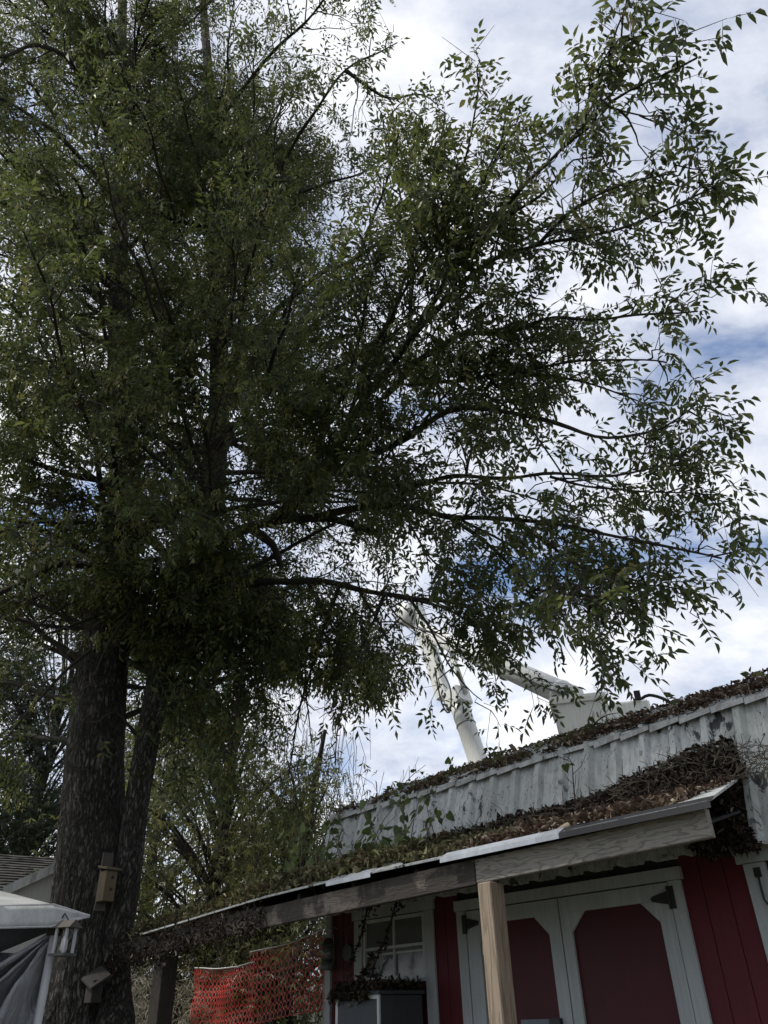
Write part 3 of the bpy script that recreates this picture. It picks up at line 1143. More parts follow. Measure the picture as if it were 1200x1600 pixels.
mb.tube([LC + SU * 0.075 * math.cos(a) + UPV * (0.19 + 0.12 * math.sin(a)) for a in np.linspace(0, math.pi, 12)], 0.003, 5)
mb.tube([LC + UPV * 0.31, LC + UPV * 0.32 - SN * 0.05, LC + UPV * 0.315 - SN * 0.10], 0.004, 5)
mb.build('bail', 'flashing', lan)
# hook pan next to it
pan = thing('hanging_pan', W(-5.72, DW - 0.03, 2.0), 'dark metal pan hanging on the red wall between lantern and window', 'pan')
mb = MB()
cpan = W(-5.735, DW - 0.035, 2.09)
ring = [cpan + SU * 0.062 * math.cos(a) + UPV * 0.062 * math.sin(a) for a in np.linspace(0, 2 * math.pi, 18)[:-1]]
mb.prism(ring, -SN * 0.028)
mb.build('dish', 'lantern_metal', pan)
mb = MB()
mb.tube([cpan + UPV * 0.062, cpan + UPV * 0.13, cpan + UPV * 0.15 - SN * 0.03], 0.006, 6)
mb.build('handle', 'lantern_metal', pan)

# cabinet below the window
cab = thing('cabinet', W(-5.05, 4.5, 0), 'dark grey cabinet standing under the shed window, dead vines on its top', 'cabinet')
sb('body', 'cabinet_grey', cab, -5.30, -4.81, 4.31, 4.72, 0.0, 1.755)
mb = MB()
for a, b, c, d in ((-5.30, -5.275, 0.9, 1.76), (-4.835, -4.812, 0.9, 1.76), (-5.274, -4.836, 1.735, 1.76)):
    sbox(mb, a, b, 4.295, 4.309, c, d)
mb.build('door_frame', 'screen_frame', cab)
sb('door_pane', 'cabinet_grey', cab, -5.274, -4.836, 4.300, 4.308, 0.9, 1.734)
sb('top', 'cabinet_grey', cab, -5.32, -4.80, 4.28, 4.74, 1.7605, 1.785)
for zz in (0.5, 1.0, 1.5):
    sb('side_rib', 'dark_shade', cab, -4.8095, -4.803, 4.35, 4.70, zz, zz + 0.03)
pts = [W(random.uniform(-5.32, -4.80), random.uniform(4.26, 4.72), 1.79 + abs(random.gauss(0, 0.030))) for _ in range(1500)]
pts += [W(random.uniform(-5.32, -4.9), random.uniform(4.24, 4.29), 1.78 - abs(random.gauss(0, 0.025))) for _ in range(300)]
litter('dead_vine_leaves', np.array(pts), 0.035, 'rotten_leaf', 1.0)

# dead vines hanging from porch to cabinet
for k, (a, b, lab) in enumerate((((-5.20, 4.55, 2.40), (-5.38, 4.45, 1.80), 'dead dark vine hanging across the left panes of the shed window'),
                                 ((-4.85, 4.55, 2.42), (-5.12, 4.45, 1.80), 'dead dark vine hanging across the right panes of the shed window'),
                                 ((-5.35, 4.72, 2.05), (-5.75, 4.72, 1.72), 'thin dead vine trailing over the red wall below the lantern'))):
    A_, B_ = W(*a), W(*b)
    L = smooth_line([A_, A_ * 0.6 + B_ * 0.4 + SU * 0.02, A_ * 0.3 + B_ * 0.7 - SU * 0.02, B_], 0.03, 0.004)
    vt = thing('vine', A_, lab, 'vine')
    MB().tube(L, np.linspace(0.008, 0.005, len(L)), 5).build('stem', 'twig', vt)
    n = 70
    idx = rng.integers(0, len(L), n)
    ps = L[idx] + rng.normal(0, 0.008, (n, 3))
    if k < 2:
        ps = np.vstack([ps, A_ + rng.normal(0, 0.03, (60, 3)) * np.array([1, 1, 1.5])])
    n = len(ps)
    v_, f_ = leaflet(np.zeros(3), np.array([1.0, 0, 0]), np.array([0, 1.0, 0]), np.array([0, 0, 1.0]), 1.0, 0.5, 0.5, 0.25)
    V, F = place_templates([(np.array(v_), np.array(f_))], np.zeros(n, int), ps, rng.normal(0, 1, (n, 3)) - np.array([0, 0, 0.8]), rng.normal(0, 1, (n, 3)), rng.uniform(0.02, 0.045, n))
    o = link('dead_leaves', mesh_np('dead_leaves', V - wpos(vt), F), 'rotten_leaf', vt)
    tag(o, kind='stuff')

# ------------------------------------------------------------------ bucket truck behind the shed
def D_at(px, py, d):               # point of a line of sight at depth d behind the shed front direction
    q = ray(px, py)
    return EYE + q * (-d / np.dot(q, SN))


truck = thing('bucket_truck', np.append(D_at(790, 1400, 9.6)[:2], 0), 'white bucket truck with its boom folded above the shed roof', 'truck')
elbow = D_at(640, 962, 9.6)
low_a = D_at(712, 1085, 9.6)
low_b = D_at(748, 1192, 9.6)
dirb = unit(low_b - low_a)
basept = low_b + dirb * 1.7
mb = MB()
Lw = [low_a + dirb * 0.12, low_a + dirb * 0.5, low_a + dirb * 0.505, low_b, basept]
mb.tube(Lw, [0.165, 0.165, 0.160, 0.160, 0.165], 24)
mb.build('lower_boom', 'boom_white', truck, True)
sidev = unit(np.cross(dirb, SN))
faceN = unit(np.cross(sidev, dirb))
mb = MB()
c0 = (elbow * 0.55 + low_a * 0.45)
mb.box(low_a * 0.45 + elbow * 0.55 + sidev * 0.0, sidev, faceN, dirb, 0.13, 0.10, np.linalg.norm(elbow - low_a) * 0.5)
mb.build('boom_arm', 'boom_white', truck, bevel=0.02)
mb = MB()
mb.box(low_a + dirb * 0.10, sidev, faceN, dirb, 0.19, 0.17, 0.16)
mb.build('boom_collar', 'boom_white', truck, bevel=0.025)
for sg in (-1, 1):
    mb = MB()
    mb.tube([low_a + sidev * 0.20 * sg - dirb * 1.0, low_a + sidev * 0.21 * sg + dirb * 0.12], 0.045, 10)
    mb.build('boom_cylinder', 'boom_white', truck, True)
mb = MB()
mb.tube([elbow - faceN * 0.22, elbow - faceN * 0.18, elbow + faceN * 0.18, elbow + faceN * 0.22], [0.19, 0.23, 0.23, 0.19], 20)
mb.build('elbow', 'boom_white', truck, True)
ub = D_at(898, 1092, 9.2)
ua = D_at(660, 985, 9.6)
mb = MB()
mb.tube([ua, ua * 0.5 + ub * 0.5, ub], [0.145, 0.165, 0.180], 24)
mb.build('upper_boom', 'boom_white', truck, True)
for t_ in (0.06, 0.5, 0.93):
    c1 = ua * (1 - t_) + ub * t_
    dd_ = unit(ub - ua)
    r_ = 0.145 + 0.035 * t_ + 0.012
    mb = MB()
    mb.tube([c1 - dd_ * 0.03, c1 + dd_ * 0.03], r_, 24)
    mb.build('boom_band', 'boom_white', truck, True)
mb = MB()
for k in range(8):
    a = k * math.pi / 4
    c1 = low_a + dirb * 0.285
    q = c1 + sidev * 0.15 * math.cos(a) + faceN * 0.15 * math.sin(a)
    mb.tube([q, q + faceN * 0.05], 0.014, 6)
for k in (-1, 1):
    for q_ in (0.0, 0.18):
        q = low_a + dirb * q_ + sidev * 0.13 * k + faceN * 0.165
        mb.tube([q, q + faceN * 0.02], 0.022, 8)
tag(mb.build('bolt', 'truck_dark', truck), kind='stuff')
mb = MB()
mb.tube(smooth_line([ua + faceN * 0.17 + UPV * 0.06, ua * 0.5 + ub * 0.5 + faceN * 0.19 - UPV * 0.03, ub + faceN * 0.2 + UPV * 0.02], 0.1, 0.01), 0.012, 6)
mb.build('hose', 'truck_dark', truck, True)
mb = MB()
for k in range(1):
    q = [low_a - dirb * 0.7 + faceN * 0.2 + sidev * 0.05, low_a + faceN * 0.26 - sidev * 0.12, low_a + dirb * 0.35 + faceN * 0.2 + sidev * 0.1, low_a + dirb * 0.1 + faceN * 0.22 + sidev * 0.18, low_a - dirb * 0.6 + faceN * 0.18 + sidev * 0.12]
    mb.tube(smooth_line(q, 0.08), 0.014, 6)
q = low_a + dirb * 0.62
for k in range(1):
    mb.tube([q + sidev * 0.163 * math.cos(a) + faceN * 0.163 * math.sin(a) for a in np.linspace(0, 6.28, 24)], 0.009, 5)
mb.build('hose', 'truck_dark', truck, True)
# bucket: tapered open box with a rolled lip
bc = D_at(905, 1118, 9.0)
rot = math.radians(-14)
bx_ = np.array([math.cos(rot), math.sin(rot), 0])
by_ = np.array([-math.sin(rot), math.cos(rot), 0])
top_z = D_at(893, 1094, 8.9)[2] - 0.02
c_ = D_at(905, 1104, 9.05)
c_[2] = top_z


def ringz(h, z):
    r = 0.06
    out_ = []
    for (i, j, a0) in ((1, 1, 0), (-1, 1, 90), (-1, -1, 180), (1, -1, 270)):
        for a in (0, 30, 60, 90):
            an = math.radians(a0 + a)
            out_.append(c_ + bx_ * (i * (h - r) + r * math.cos(an)) + by_ * (j * (h - r) + r * math.sin(an)) + UPV * z)
    return out_


prof = [(0.29, -1.05), (0.355, -0.10), (0.385, -0.095), (0.39, -0.04), (0.385, 0.0), (0.33, 0.0), (0.275, -1.0)]
V, F = [], []
for h, z in prof:
    V += ringz(h, z)
for i in range(len(prof) - 1):
    for k in range(16):
        kn = (k + 1) % 16
        F.append([i * 16 + k, i * 16 + kn, (i + 1) * 16 + kn, (i + 1) * 16 + k])
F.append(list(range(16))[::-1])
F.append([6 * 16 + k for k in range(16)])
MB().add(V, F).build('bucket', 'bucket_white', truck)
mb = MB()
cc = D_at(968, 1108, 9.0)
mb.box(c_ + bx_ * 0.62 - UPV * 0.22, bx_, by_, UPV, 0.30, 0.2, 0.12)
mb.build('control_box', 'bucket_white', truck, bevel=0.03)
mb = MB()
mb.box(c_ + bx_ * 0.78 - by_ * 0.22 - UPV * 0.05, bx_, by_, UPV, 0.04, 0.03, 0.06)
mb.tube(smooth_line([c_ + bx_ * 0.8 - UPV * 0.05, c_ + bx_ * 0.95 + UPV * 0.01, c_ + bx_ * 1.15 - UPV * 0.08, c_ + bx_ * 1.3 - UPV * 0.25], 0.05), 0.022, 6)
mb.build('control_lever', 'rubber', truck)
mb = MB()
tl = np.append(basept[:2], 0)
mb.box(tl + UPV * 0.95, SU, SN, UPV, 2.9, 1.1, 0.12)
mb.build('truck_bed', 'boom_white', truck)
mb = MB()
mb.tube([tl + UPV * 1.07, tl + UPV * (basept[2] - 0.05)], [0.4, 0.28], 16)
mb.build('turret', 'boom_white', truck)
mb = MB()
mb.box(tl - SU * 3.6 + UPV * 1.35, SU, SN, UPV, 0.7, 1.05, 0.75)
mb.build('cab', 'boom_white', truck, bevel=0.1)
for a in (-3.4, 1.6):
    for b in (-0.95, 0.95):
        mb = MB()
        c2 = tl + SU * a + SN * b + UPV * 0.48
        mb.tube([c2 - SN * 0.14, c2 + SN * 0.14], 0.48, 20)
        mb.build('wheel', 'rubber', truck)

# ------------------------------------------------------------------ the big tree
HT = 8.75
tree_base = np.append(ath(128, 1500, HT)[:2], 0)
tree = thing('maple_tree', tree_base, 'huge old tree with two rough trunks and long leafy limbs reaching over the shed', 'tree')


def ridged(me_pts, rad, sides, amp, seed):
    """trunk tube with bark furrows in the mesh"""
    P = np.asarray(me_pts)
    T, A, B = frames(P)
    n = len(P)
    V = np.zeros((n, sides, 3))
    s_ = np.concatenate([[0], np.cumsum(np.linalg.norm(np.diff(P, axis=0), axis=1))])
    for i in range(n):
        for j in range(sides):
            th = 2 * math.pi * j / sides
            c, s = math.cos(th), math.sin(th)
            k = 1 - abs(mnoise.noise(Vector((c * 6 + seed, s * 6, s_[i] * 1.6)))) * 2 + 0.4 * mnoise.noise(Vector((c * 13, s * 13 + seed, s_[i] * 4)))
            big = mnoise.noise(Vector((c * 1.1, s * 1.1 + seed, s_[i] * 0.6)))
            r = rad[i] * (1 + amp * k + 0.10 * big)
            V[i, j] = P[i] + (A[i] * c + B[i] * s) * r
    i = np.arange(n - 1)[:, None] * sides
    j = np.arange(sides)[None, :]
    jn = (j + 1) % sides
    F = np.stack([i + j, i + jn, i + sides + jn, i + sides + j], -1).reshape(-1, 4)
    return V.reshape(-1, 3), F


def px_line(rows):
    """rows: (px, py, horizontal distance, radius)"""
    return np.array([list(ath(a, b, h)) + [r] for a, b, h, r in rows])


TRUNK_A = px_line([(140, 1400, HT, 0.37), (148, 1200, HT, 0.325), (160, 1040, HT, 0.30), (182, 900, HT, 0.265), (195, 760, HT + 0.1, 0.22), (186, 440, HT + 0.2, 0.17), (190, 230, HT + 0.3, 0.14), (190, 50, HT + 0.4, 0.11), (195, -120, HT + 0.5, 0.08), (200, -330, HT + 0.5, 0.05)])
low = np.array([[tree_base[0] - 0.03, tree_base[1], 0.0, 0.62], [tree_base[0] - 0.02, tree_base[1], 0.5, 0.46], [tree_base[0], tree_base[1], 1.3, 0.40]])
low2 = px_line([(128, 1520, HT, 0.39)])
TRUNK_A = np.vstack([low[:2], low2, TRUNK_A])
TRUNK_B = px_line([(168, 1500, HT - 0.12, 0.22), (195, 1400, HT - 0.20, 0.17), (213, 1260, HT - 0.25, 0.155), (236, 1130, HT - 0.3, 0.165), (258, 1010, HT - 0.3, 0.18), (282, 920, HT - 0.25, 0.24), (318, 820, HT - 0.15, 0.21), (342, 640, HT, 0.16), (336, 360, HT + 0.1, 0.14), (326, 130, HT + 0.2, 0.11), (312, -80, HT + 0.2, 0.08), (300, -330, HT + 0.2, 0.05)])
TRUNK_A[2:, 3] *= 0.86
TRUNK_B[:5, 3] *= 0.74
TRUNK_B[5:, 3] *= 0.88
LA = smooth_line(TRUNK_A, 0.09)
V, F = ridged(LA[:, :3], LA[:, 3], 96, 0.075, 3.0)
link('trunk', mesh_np('trunk', V - tree_base, F), 'bark', tree, True)['label'] = 'thick upright trunk with furrowed bark'
LB = smooth_line(TRUNK_B, 0.09)
V, F = ridged(LB[:, :3], LB[:, 3], 44, 0.06, 9.0)
link('trunk', mesh_np('trunk', V - tree_base, F), 'bark', tree, True)['label'] = 'thinner dark trunk leaning right'
# root flare, paler bark
RF = px_line([(175, 1640, HT - 0.25, 0.20), (180, 1560, HT - 0.20, 0.14), (185, 1480, HT - 0.12, 0.10)])
rb_ = RF[0].copy()
rb_[2] = 0.0
rb_[3] = 0.34
L_ = smooth_line(np.vstack([rb_, RF]), 0.09)
V, F = ridged(L_[:, :3], L_[:, 3], 28, 0.06, 5.0)
link('root_flare', mesh_np('root_flare', V - tree_base, F), 'bark', tree, True)

# primary limbs, (px, py, distance) read off the photograph
LIMBS = [
    # arch and stubs at the burl
    ([(290, 905, 9.6), (262, 872, 9.5), (232, 838, 9.4), (200, 826, 9.3), (165, 860, 9.2)], 0.10, 0.05, 0.6),
    ([(300, 880, 9.6), (345, 845, 9.5), (400, 822, 9.3), (460, 812, 9.2), (525, 812, 9.0), (590, 830, 8.7)], 0.12, 0.05, 1.0),
    ([(395, 828, 9.3), (425, 850, 9.2), (438, 885, 9.2)], 0.09, 0.05, 0.2),
    ([(315, 925, 9.6), (390, 912, 9.3), (480, 908, 8.9), (560, 920, 8.5), (640, 934, 8.1), (705, 940, 7.8), (790, 985, 7.4)], 0.085, 0.02, 1.0),
    ([(420, 818, 9.2), (470, 775, 8.9), (530, 735, 8.5), (600, 700, 8.1), (650, 672, 7.7), (700, 645, 7.4), (760, 640, 7.0), (865, 660, 6.6), (950, 681, 6.2), (1035, 672, 5.9), (1090, 635, 5.7), (1140, 622, 5.6)], 0.11, 0.008, 1.0),
    ([(470, 812, 9.0), (600, 790, 8.2), (700, 806, 7.6), (800, 812, 7.0), (900, 825, 6.5), (1000, 845, 6.1), (1100, 865, 5.8), (1185, 890, 5.6)], 0.08, 0.010, 1.1),
    ([(600, 790, 8.2), (680, 750, 7.6), (760, 745, 7.1), (850, 740, 6.6), (960, 745, 6.2), (1050, 730, 5.9), (1135, 720, 5.7)], 0.05, 0.008, 1.1),
    ([(860, 745, 6.6), (980, 770, 6.2), (1080, 770, 5.9), (1155, 785, 5.7)], 0.02, 0.006, 1.2),
    ([(600, 620, 8.6), (660, 560, 8.0), (725, 525, 7.6), (800, 515, 7.2), (865, 496, 6.8), (950, 500, 6.4), (1060, 488, 6.0), (1140, 476, 5.8)], 0.06, 0.008, 1.0),
    ([(640, 600, 8.0), (760, 590, 7.4), (860, 570, 6.9), (960, 560, 6.4), (1040, 570, 6.0), (1080, 590, 5.9)], 0.04, 0.008, 1.0),
    ([(500, 745, 8.6), (560, 640, 8.2), (640, 530, 7.9), (690, 450, 7.6), (760, 360, 7.1), (810, 300, 6.8), (880, 227, 6.4), (950, 167, 6.1), (1012, 130, 5.9), (1090, 90, 5.7), (1150, 60, 5.6)], 0.085, 0.008, 1.0),
    ([(880, 227, 6.4), (930, 190, 6.1), (935, 150, 6.0), (948, 90, 5.9), (900, 50, 5.9)], 0.022, 0.006, 1.1),
    ([(948, 90, 5.9), (990, 60, 5.8), (1040, 52, 5.7)], 0.012, 0.005, 1.4),
    ([(950, 167, 6.1), (1010, 180, 5.9), (1060, 172, 5.8)], 0.014, 0.005, 1.3),
    ([(640, 530, 7.9), (750, 420, 7.3), (842, 382, 6.9), (908, 370, 6.6), (992, 350, 6.2), (1062, 320, 6.0), (1110, 295, 5.8), (1140, 290, 5.7)], 0.05, 0.008, 1.0),
    ([(842, 382, 6.9), (900, 320, 6.5), (970, 287, 6.2), (1060, 265, 5.9), (1110, 240, 5.8)], 0.028, 0.006, 1.1),
    ([(760, 360, 7.1), (850, 300, 6.7), (900, 250, 6.4), (960, 240, 6.2), (1000, 200, 6.1)], 0.03, 0.006, 1.0),
    ([(700, 806, 7.6), (760, 850, 7.2), (830, 920, 6.8), (900, 985, 6.4), (960, 1030, 6.2), (1015, 1045, 6.0)], 0.04, 0.006, 1.0),
    ([(830, 920, 6.8), (900, 930, 6.5), (980, 940, 6.2), (1040, 935, 6.0)], 0.02, 0.006, 1.1),
    ([(800, 812, 7.0), (870, 860, 6.6), (950, 905, 6.3), (1060, 920, 6.0), (1150, 930, 5.8)], 0.03, 0.006, 1.2),
    ([(640, 934, 8.1), (680, 1000, 7.6), (715, 1055, 7.3), (755, 1095, 7.1), (800, 1100, 6.9)], 0.03, 0.006, 0.8),
    ([(640, 934, 8.1), (720, 960, 7.5), (780, 1020, 7.0), (830, 1070, 6.7), (845, 1110, 6.6)], 0.03, 0.006, 1.2),
    ([(560, 920, 8.5), (600, 990, 8.0), (640, 1060, 7.7), (660, 1110, 7.5)], 0.03, 0.006, 1.0),
    ([(480, 908, 8.9), (520, 980, 8.6), (560, 1050, 8.4), (600, 1120, 8.2)], 0.035, 0.006, 1.0),
    # upper middle
    ([(345, 600, 11.4), (420, 500, 11.0), (500, 430, 10.6), (560, 400, 10.2), (650, 330, 9.6), (690, 220, 9.4), (700, 130, 9.2)], 0.09, 0.012, 1.0),
    ([(560, 640, 8.2), (640, 420, 8.0), (700, 330, 7.8), (735, 200, 7.6), (750, 110, 7.5), (745, 70, 7.4)], 0.05, 0.008, 0.9),
    ([(340, 420, 12.2), (420, 300, 12.0), (480, 190, 11.6), (540, 110, 11.2), (600, 80, 10.8), (640, 55, 10.4)], 0.08, 0.010, 1.0),
    ([(540, 110, 11.2), (600, 150, 10.8), (660, 150, 10.4), (700, 180, 10.0)], 0.04, 0.010, 1.0),
    ([(330, 200, 13.4), (420, 90, 13.0), (490, 20, 12.6), (540, -60, 12.2)], 0.07, 0.012, 1.0),
    ([(345, 640, 11.0), (450, 600, 10.2), (560, 560, 9.4), (640, 500, 8.8)], 0.09, 0.02, 0.9),
    ([(336, 360, 12.6), (400, 330, 12.2), (470, 300, 11.6), (560, 270, 11.0), (620, 230, 10.6)], 0.07, 0.012, 0.9),
    # left
    ([(190, 250, 13.4), (120, 110, 12.8), (60, 72, 12.2), (0, 85, 11.8), (-80, 60, 11.4)], 0.08, 0.02, 1.0),
    ([(190, 330, 12.8), (120, 240, 12.2), (50, 180, 11.8), (-40, 140, 11.4)], 0.08, 0.02, 1.0),
    ([(186, 440, 12.2), (110, 400, 11.4), (30, 330, 10.8), (-60, 300, 10.4)], 0.08, 0.02, 1.0),
    ([(195, 640, 11.0), (120, 590, 10.2), (40, 560, 9.6), (-50, 560, 9.0)], 0.08, 0.02, 1.0),
    ([(195, 760, 10.4), (100, 740, 9.6), (0, 700, 9.0), (-80, 690, 8.6)], 0.08, 0.02, 1.0),
    ([(205, 830, 9.8), (120, 815, 9.0), (40, 820, 8.2), (-40, 850, 7.6)], 0.05, 0.012, 1.0),
    ([(180, 890, 9.8), (110, 880, 9.4), (50, 900, 8.8), (-30, 945, 8.4)], 0.08, 0.03, 1.0),
    ([(240, 930, 9.5), (190, 965, 9.3), (150, 965, 9.1), (90, 985, 8.7), (20, 1010, 8.3)], 0.05, 0.012, 1.0),
    ([(215, 1150, 9.0), (180, 1110, 8.9), (150, 1130, 8.8), (110, 1160, 8.7)], 0.03, 0.012, 0.6),
    ([(160, 1000, 9.0), (100, 1050, 9.0), (40, 1120, 8.9), (-20, 1200, 8.8)], 0.04, 0.01, 1.3),
    ([(170, 920, 9.3), (80, 960, 9.2), (0, 1060, 9.0)], 0.04, 0.01, 1.3),
    ([(330, 930, 9.6), (380, 1000, 9.4), (410, 1080, 9.3), (420, 1180, 9.2)], 0.04, 0.008, 1.3),
    ([(400, 915, 9.3), (450, 1000, 9.0), (480, 1100, 8.9), (490, 1200, 8.8)], 0.035, 0.008, 1.3),
    ([(480, 910, 8.9), (540, 1000, 8.6), (570, 1090, 8.5), (560, 1180, 8.4)], 0.03, 0.008, 1.2),
    ([(330, 930, 9.5), (300, 1020, 9.0), (285, 1120, 8.7), (275, 1230, 8.5)], 0.035, 0.008, 1.9),
    ([(420, 905, 9.2), (385, 1010, 8.7), (370, 1130, 8.4), (350, 1260, 8.2)], 0.035, 0.008, 1.9),
    ([(262, 890, 9.3), (190, 970, 8.7), (140, 1070, 8.5), (110, 1150, 8.4)], 0.03, 0.008, 1.6),
    ([(530, 915, 8.6), (480, 1060, 8.5), (455, 1190, 8.4), (440, 1300, 8.35)], 0.035, 0.008, 1.9),
    ([(600, 930, 8.2), (560, 1030, 8.3), (530, 1130, 8.35), (520, 1240, 8.4)], 0.03, 0.008, 1.6),
    ([(600, 925, 8.2), (620, 960, 7.6), (660, 985, 7.3), (700, 990, 7.1)], 0.02, 0.006, 0.9),
    ([(640, 530, 7.9), (645, 420, 7.7), (625, 310, 7.8), (600, 200, 8.0)], 0.035, 0.008, 1.3),
    ([(690, 450, 7.6), (735, 340, 7.3), (775, 240, 7.2), (805, 165, 7.1)], 0.035, 0.008, 1.5),
    ([(700, 430, 7.5), (690, 320, 7.5), (670, 230, 7.6), (665, 150, 7.7)], 0.03, 0.008, 1.4),
    ([(560, 400, 10.2), (600, 300, 9.8), (615, 210, 9.6), (600, 130, 9.5)], 0.04, 0.010, 1.3),
    # towards the viewer over the middle
    ([(520, 735, 8.5), (560, 600, 7.8), (620, 480, 7.4), (680, 380, 7.1), (720, 300, 6.9)], 0.05, 0.010, 1.1),
    ([(530, 735, 8.5), (600, 760, 7.8), (680, 880, 7.2), (760, 900, 6.9)], 0.035, 0.008, 1.1),
    ([(330, 720, 10.4), (300, 600, 9.6), (260, 480, 9.0), (220, 380, 8.6)], 0.07, 0.015, 1.0),
    ([(340, 700, 10.4), (400, 620, 9.2), (440, 520, 8.4), (470, 420, 7.9)], 0.07, 0.015, 0.9),
    ([(320, 800, 10.0), (250, 720, 9.0), (180, 660, 8.2), (120, 620, 7.6)], 0.06, 0.012, 1.0),
    ([(450, 812, 9.1), (500, 700, 8.4), (540, 600, 7.9), (570, 480, 7.4), (600, 380, 7.1)], 0.06, 0.010, 0.9),
    ([(345, 845, 9.5), (330, 760, 8.6), (330, 680, 7.8), (350, 600, 7.2)], 0.05, 0.010, 0.8),
]
limb_lines, sub_lines = [], []
for rows, r0, r1, dens in LIMBS:
    P = np.array([at(a, b, c) for a, b, c in rows])
    L_ = smooth_line(P, 0.12, 0.012)
    ex, ey = rows[-1][0], rows[-1][1]
    if ex > 900 or ey > 1000 or (ex > 560 and ey < 240):
        L_ = L_[:max(4, len(L_) - 2)]
    rr = 0.72 * (r0 + (r1 - r0) * (np.linspace(0, 1, len(L_)) ** 0.6))
    rr = rr * (1 + 0.10 * np.sin(np.linspace(0, 40, len(L_)) + len(L_)))
    V, F = tube_arrays(L_, rr, 10 if r0 > 0.03 else 7)
    link('limb', mesh_np('limb', V - tree_base, F), 'limb_bark', tree, True)
    if ex > 900:
        limb_lines.append((L_, dens * (0.95 if ey < 310 else 1.2), r0 > 0.05, (0.85, 0.20) if ey < 310 else (0.72, 0.25)))
        for q_ in range(int(len(L_) / (9 if ey < 310 else 7.0))):
            i_ = int(len(L_) * rng.uniform(0.08, 0.55))
            T_ = unit(L_[min(i_ + 2, len(L_) - 1)] - L_[i_ - 1])
            d_ = rng.normal(0, 1, 3)
            d_ = unit(d_ - T_ * np.dot(d_, T_))
            d_ = unit(d_ * np.array([0.8, 1, 0.5]) + T_ * 0.85)
            l_ = rng.uniform(0.9, 1.7) * (1.25 - 0.8 * i_ / len(L_))
            e_ = project(L_[i_] + d_ * l_)
            if (e_[1] > 1010 and e_[0] > 650) or e_[0] > 1020 or (e_[1] < 90 and e_[0] > 760):
                continue
            sub_lines.append(smooth_line([L_[i_], L_[i_] + d_ * l_ * 0.5 + UPV * 0.05, L_[i_] + d_ * l_ - UPV * 0.1 * l_], 0.12, 0.01))
    elif ey > 1000 or (ex > 560 and ey < 240):
        limb_lines.append((L_, dens, r0 > 0.05, 0.55))
    else:
        limb_lines.append((L_, dens * 1.25, r0 > 0.05, 1.0))
# limbs on the sides the photograph only shows as mass: all round both trunks
extraV, extraF, eb = [], [], 0
for L_ in sub_lines:
    V, F = tube_arrays(L_, np.linspace(0.016, 0.005, len(L_)), 5)
    extraV.append(V)
    extraF.append(F + eb)
    eb += len(V)
    limb_lines.append((L_, 1.25, False, 0.6))
for k in range(235):
    T_ = LA if k % 2 else LB
    z = random.uniform(4.2, 10.0) if k % 5 < 2 else random.uniform(9.5, 18.5)
    i = int(np.argmin(abs(T_[:, 2] - z)))
    st = T_[i, :3]
    az = random.uniform(-math.pi, math.pi)
    L = random.uniform(2.2, 4.4) * (1.0 if z < 11 else 0.85)
    dv = np.array([math.cos(az), math.sin(az), random.uniform(-0.05, 0.7)])
    if z < 6 and dv[1] < -0.2:
        continue
    if dv[0] > 0.35:
        L *= 0.72
    P = [st, st + dv * L * 0.35 + UPV * 0.15, st + dv * L * 0.7, st + dv * L - UPV * random.uniform(0, 0.5)]
    L_ = smooth_line(P, 0.15, 0.03)
    rr = np.linspace(0.04, 0.007, len(L_))
    V, F = tube_arrays(L_, rr, 6)
    extraV.append(V)
    extraF.append(F + eb)
    eb += len(V)
    limb_lines.append((L_, 1.35, True, 0.9))
o = link('back_limbs', mesh_np('back_limbs', np.vstack(extraV) - tree_base, np.vstack(extraF)), 'limb_bark', tree, True)
tag(o, kind='stuff')


bq_ = at(315, 905, 9.4)
for k in range(22):
    d_ = unit(rng.normal(0, 1, 3) * np.array([1.2, 1, 0.9]) + np.array([0.25, -0.4, -0.1]))
    L_ = smooth_line([bq_ + d_ * 0.15, bq_ + d_ * 0.5, bq_ + d_ * 0.9 - UPV * 0.15], 0.1, 0.01)
    limb_lines.append((L_, 1.8, False, 0.55))


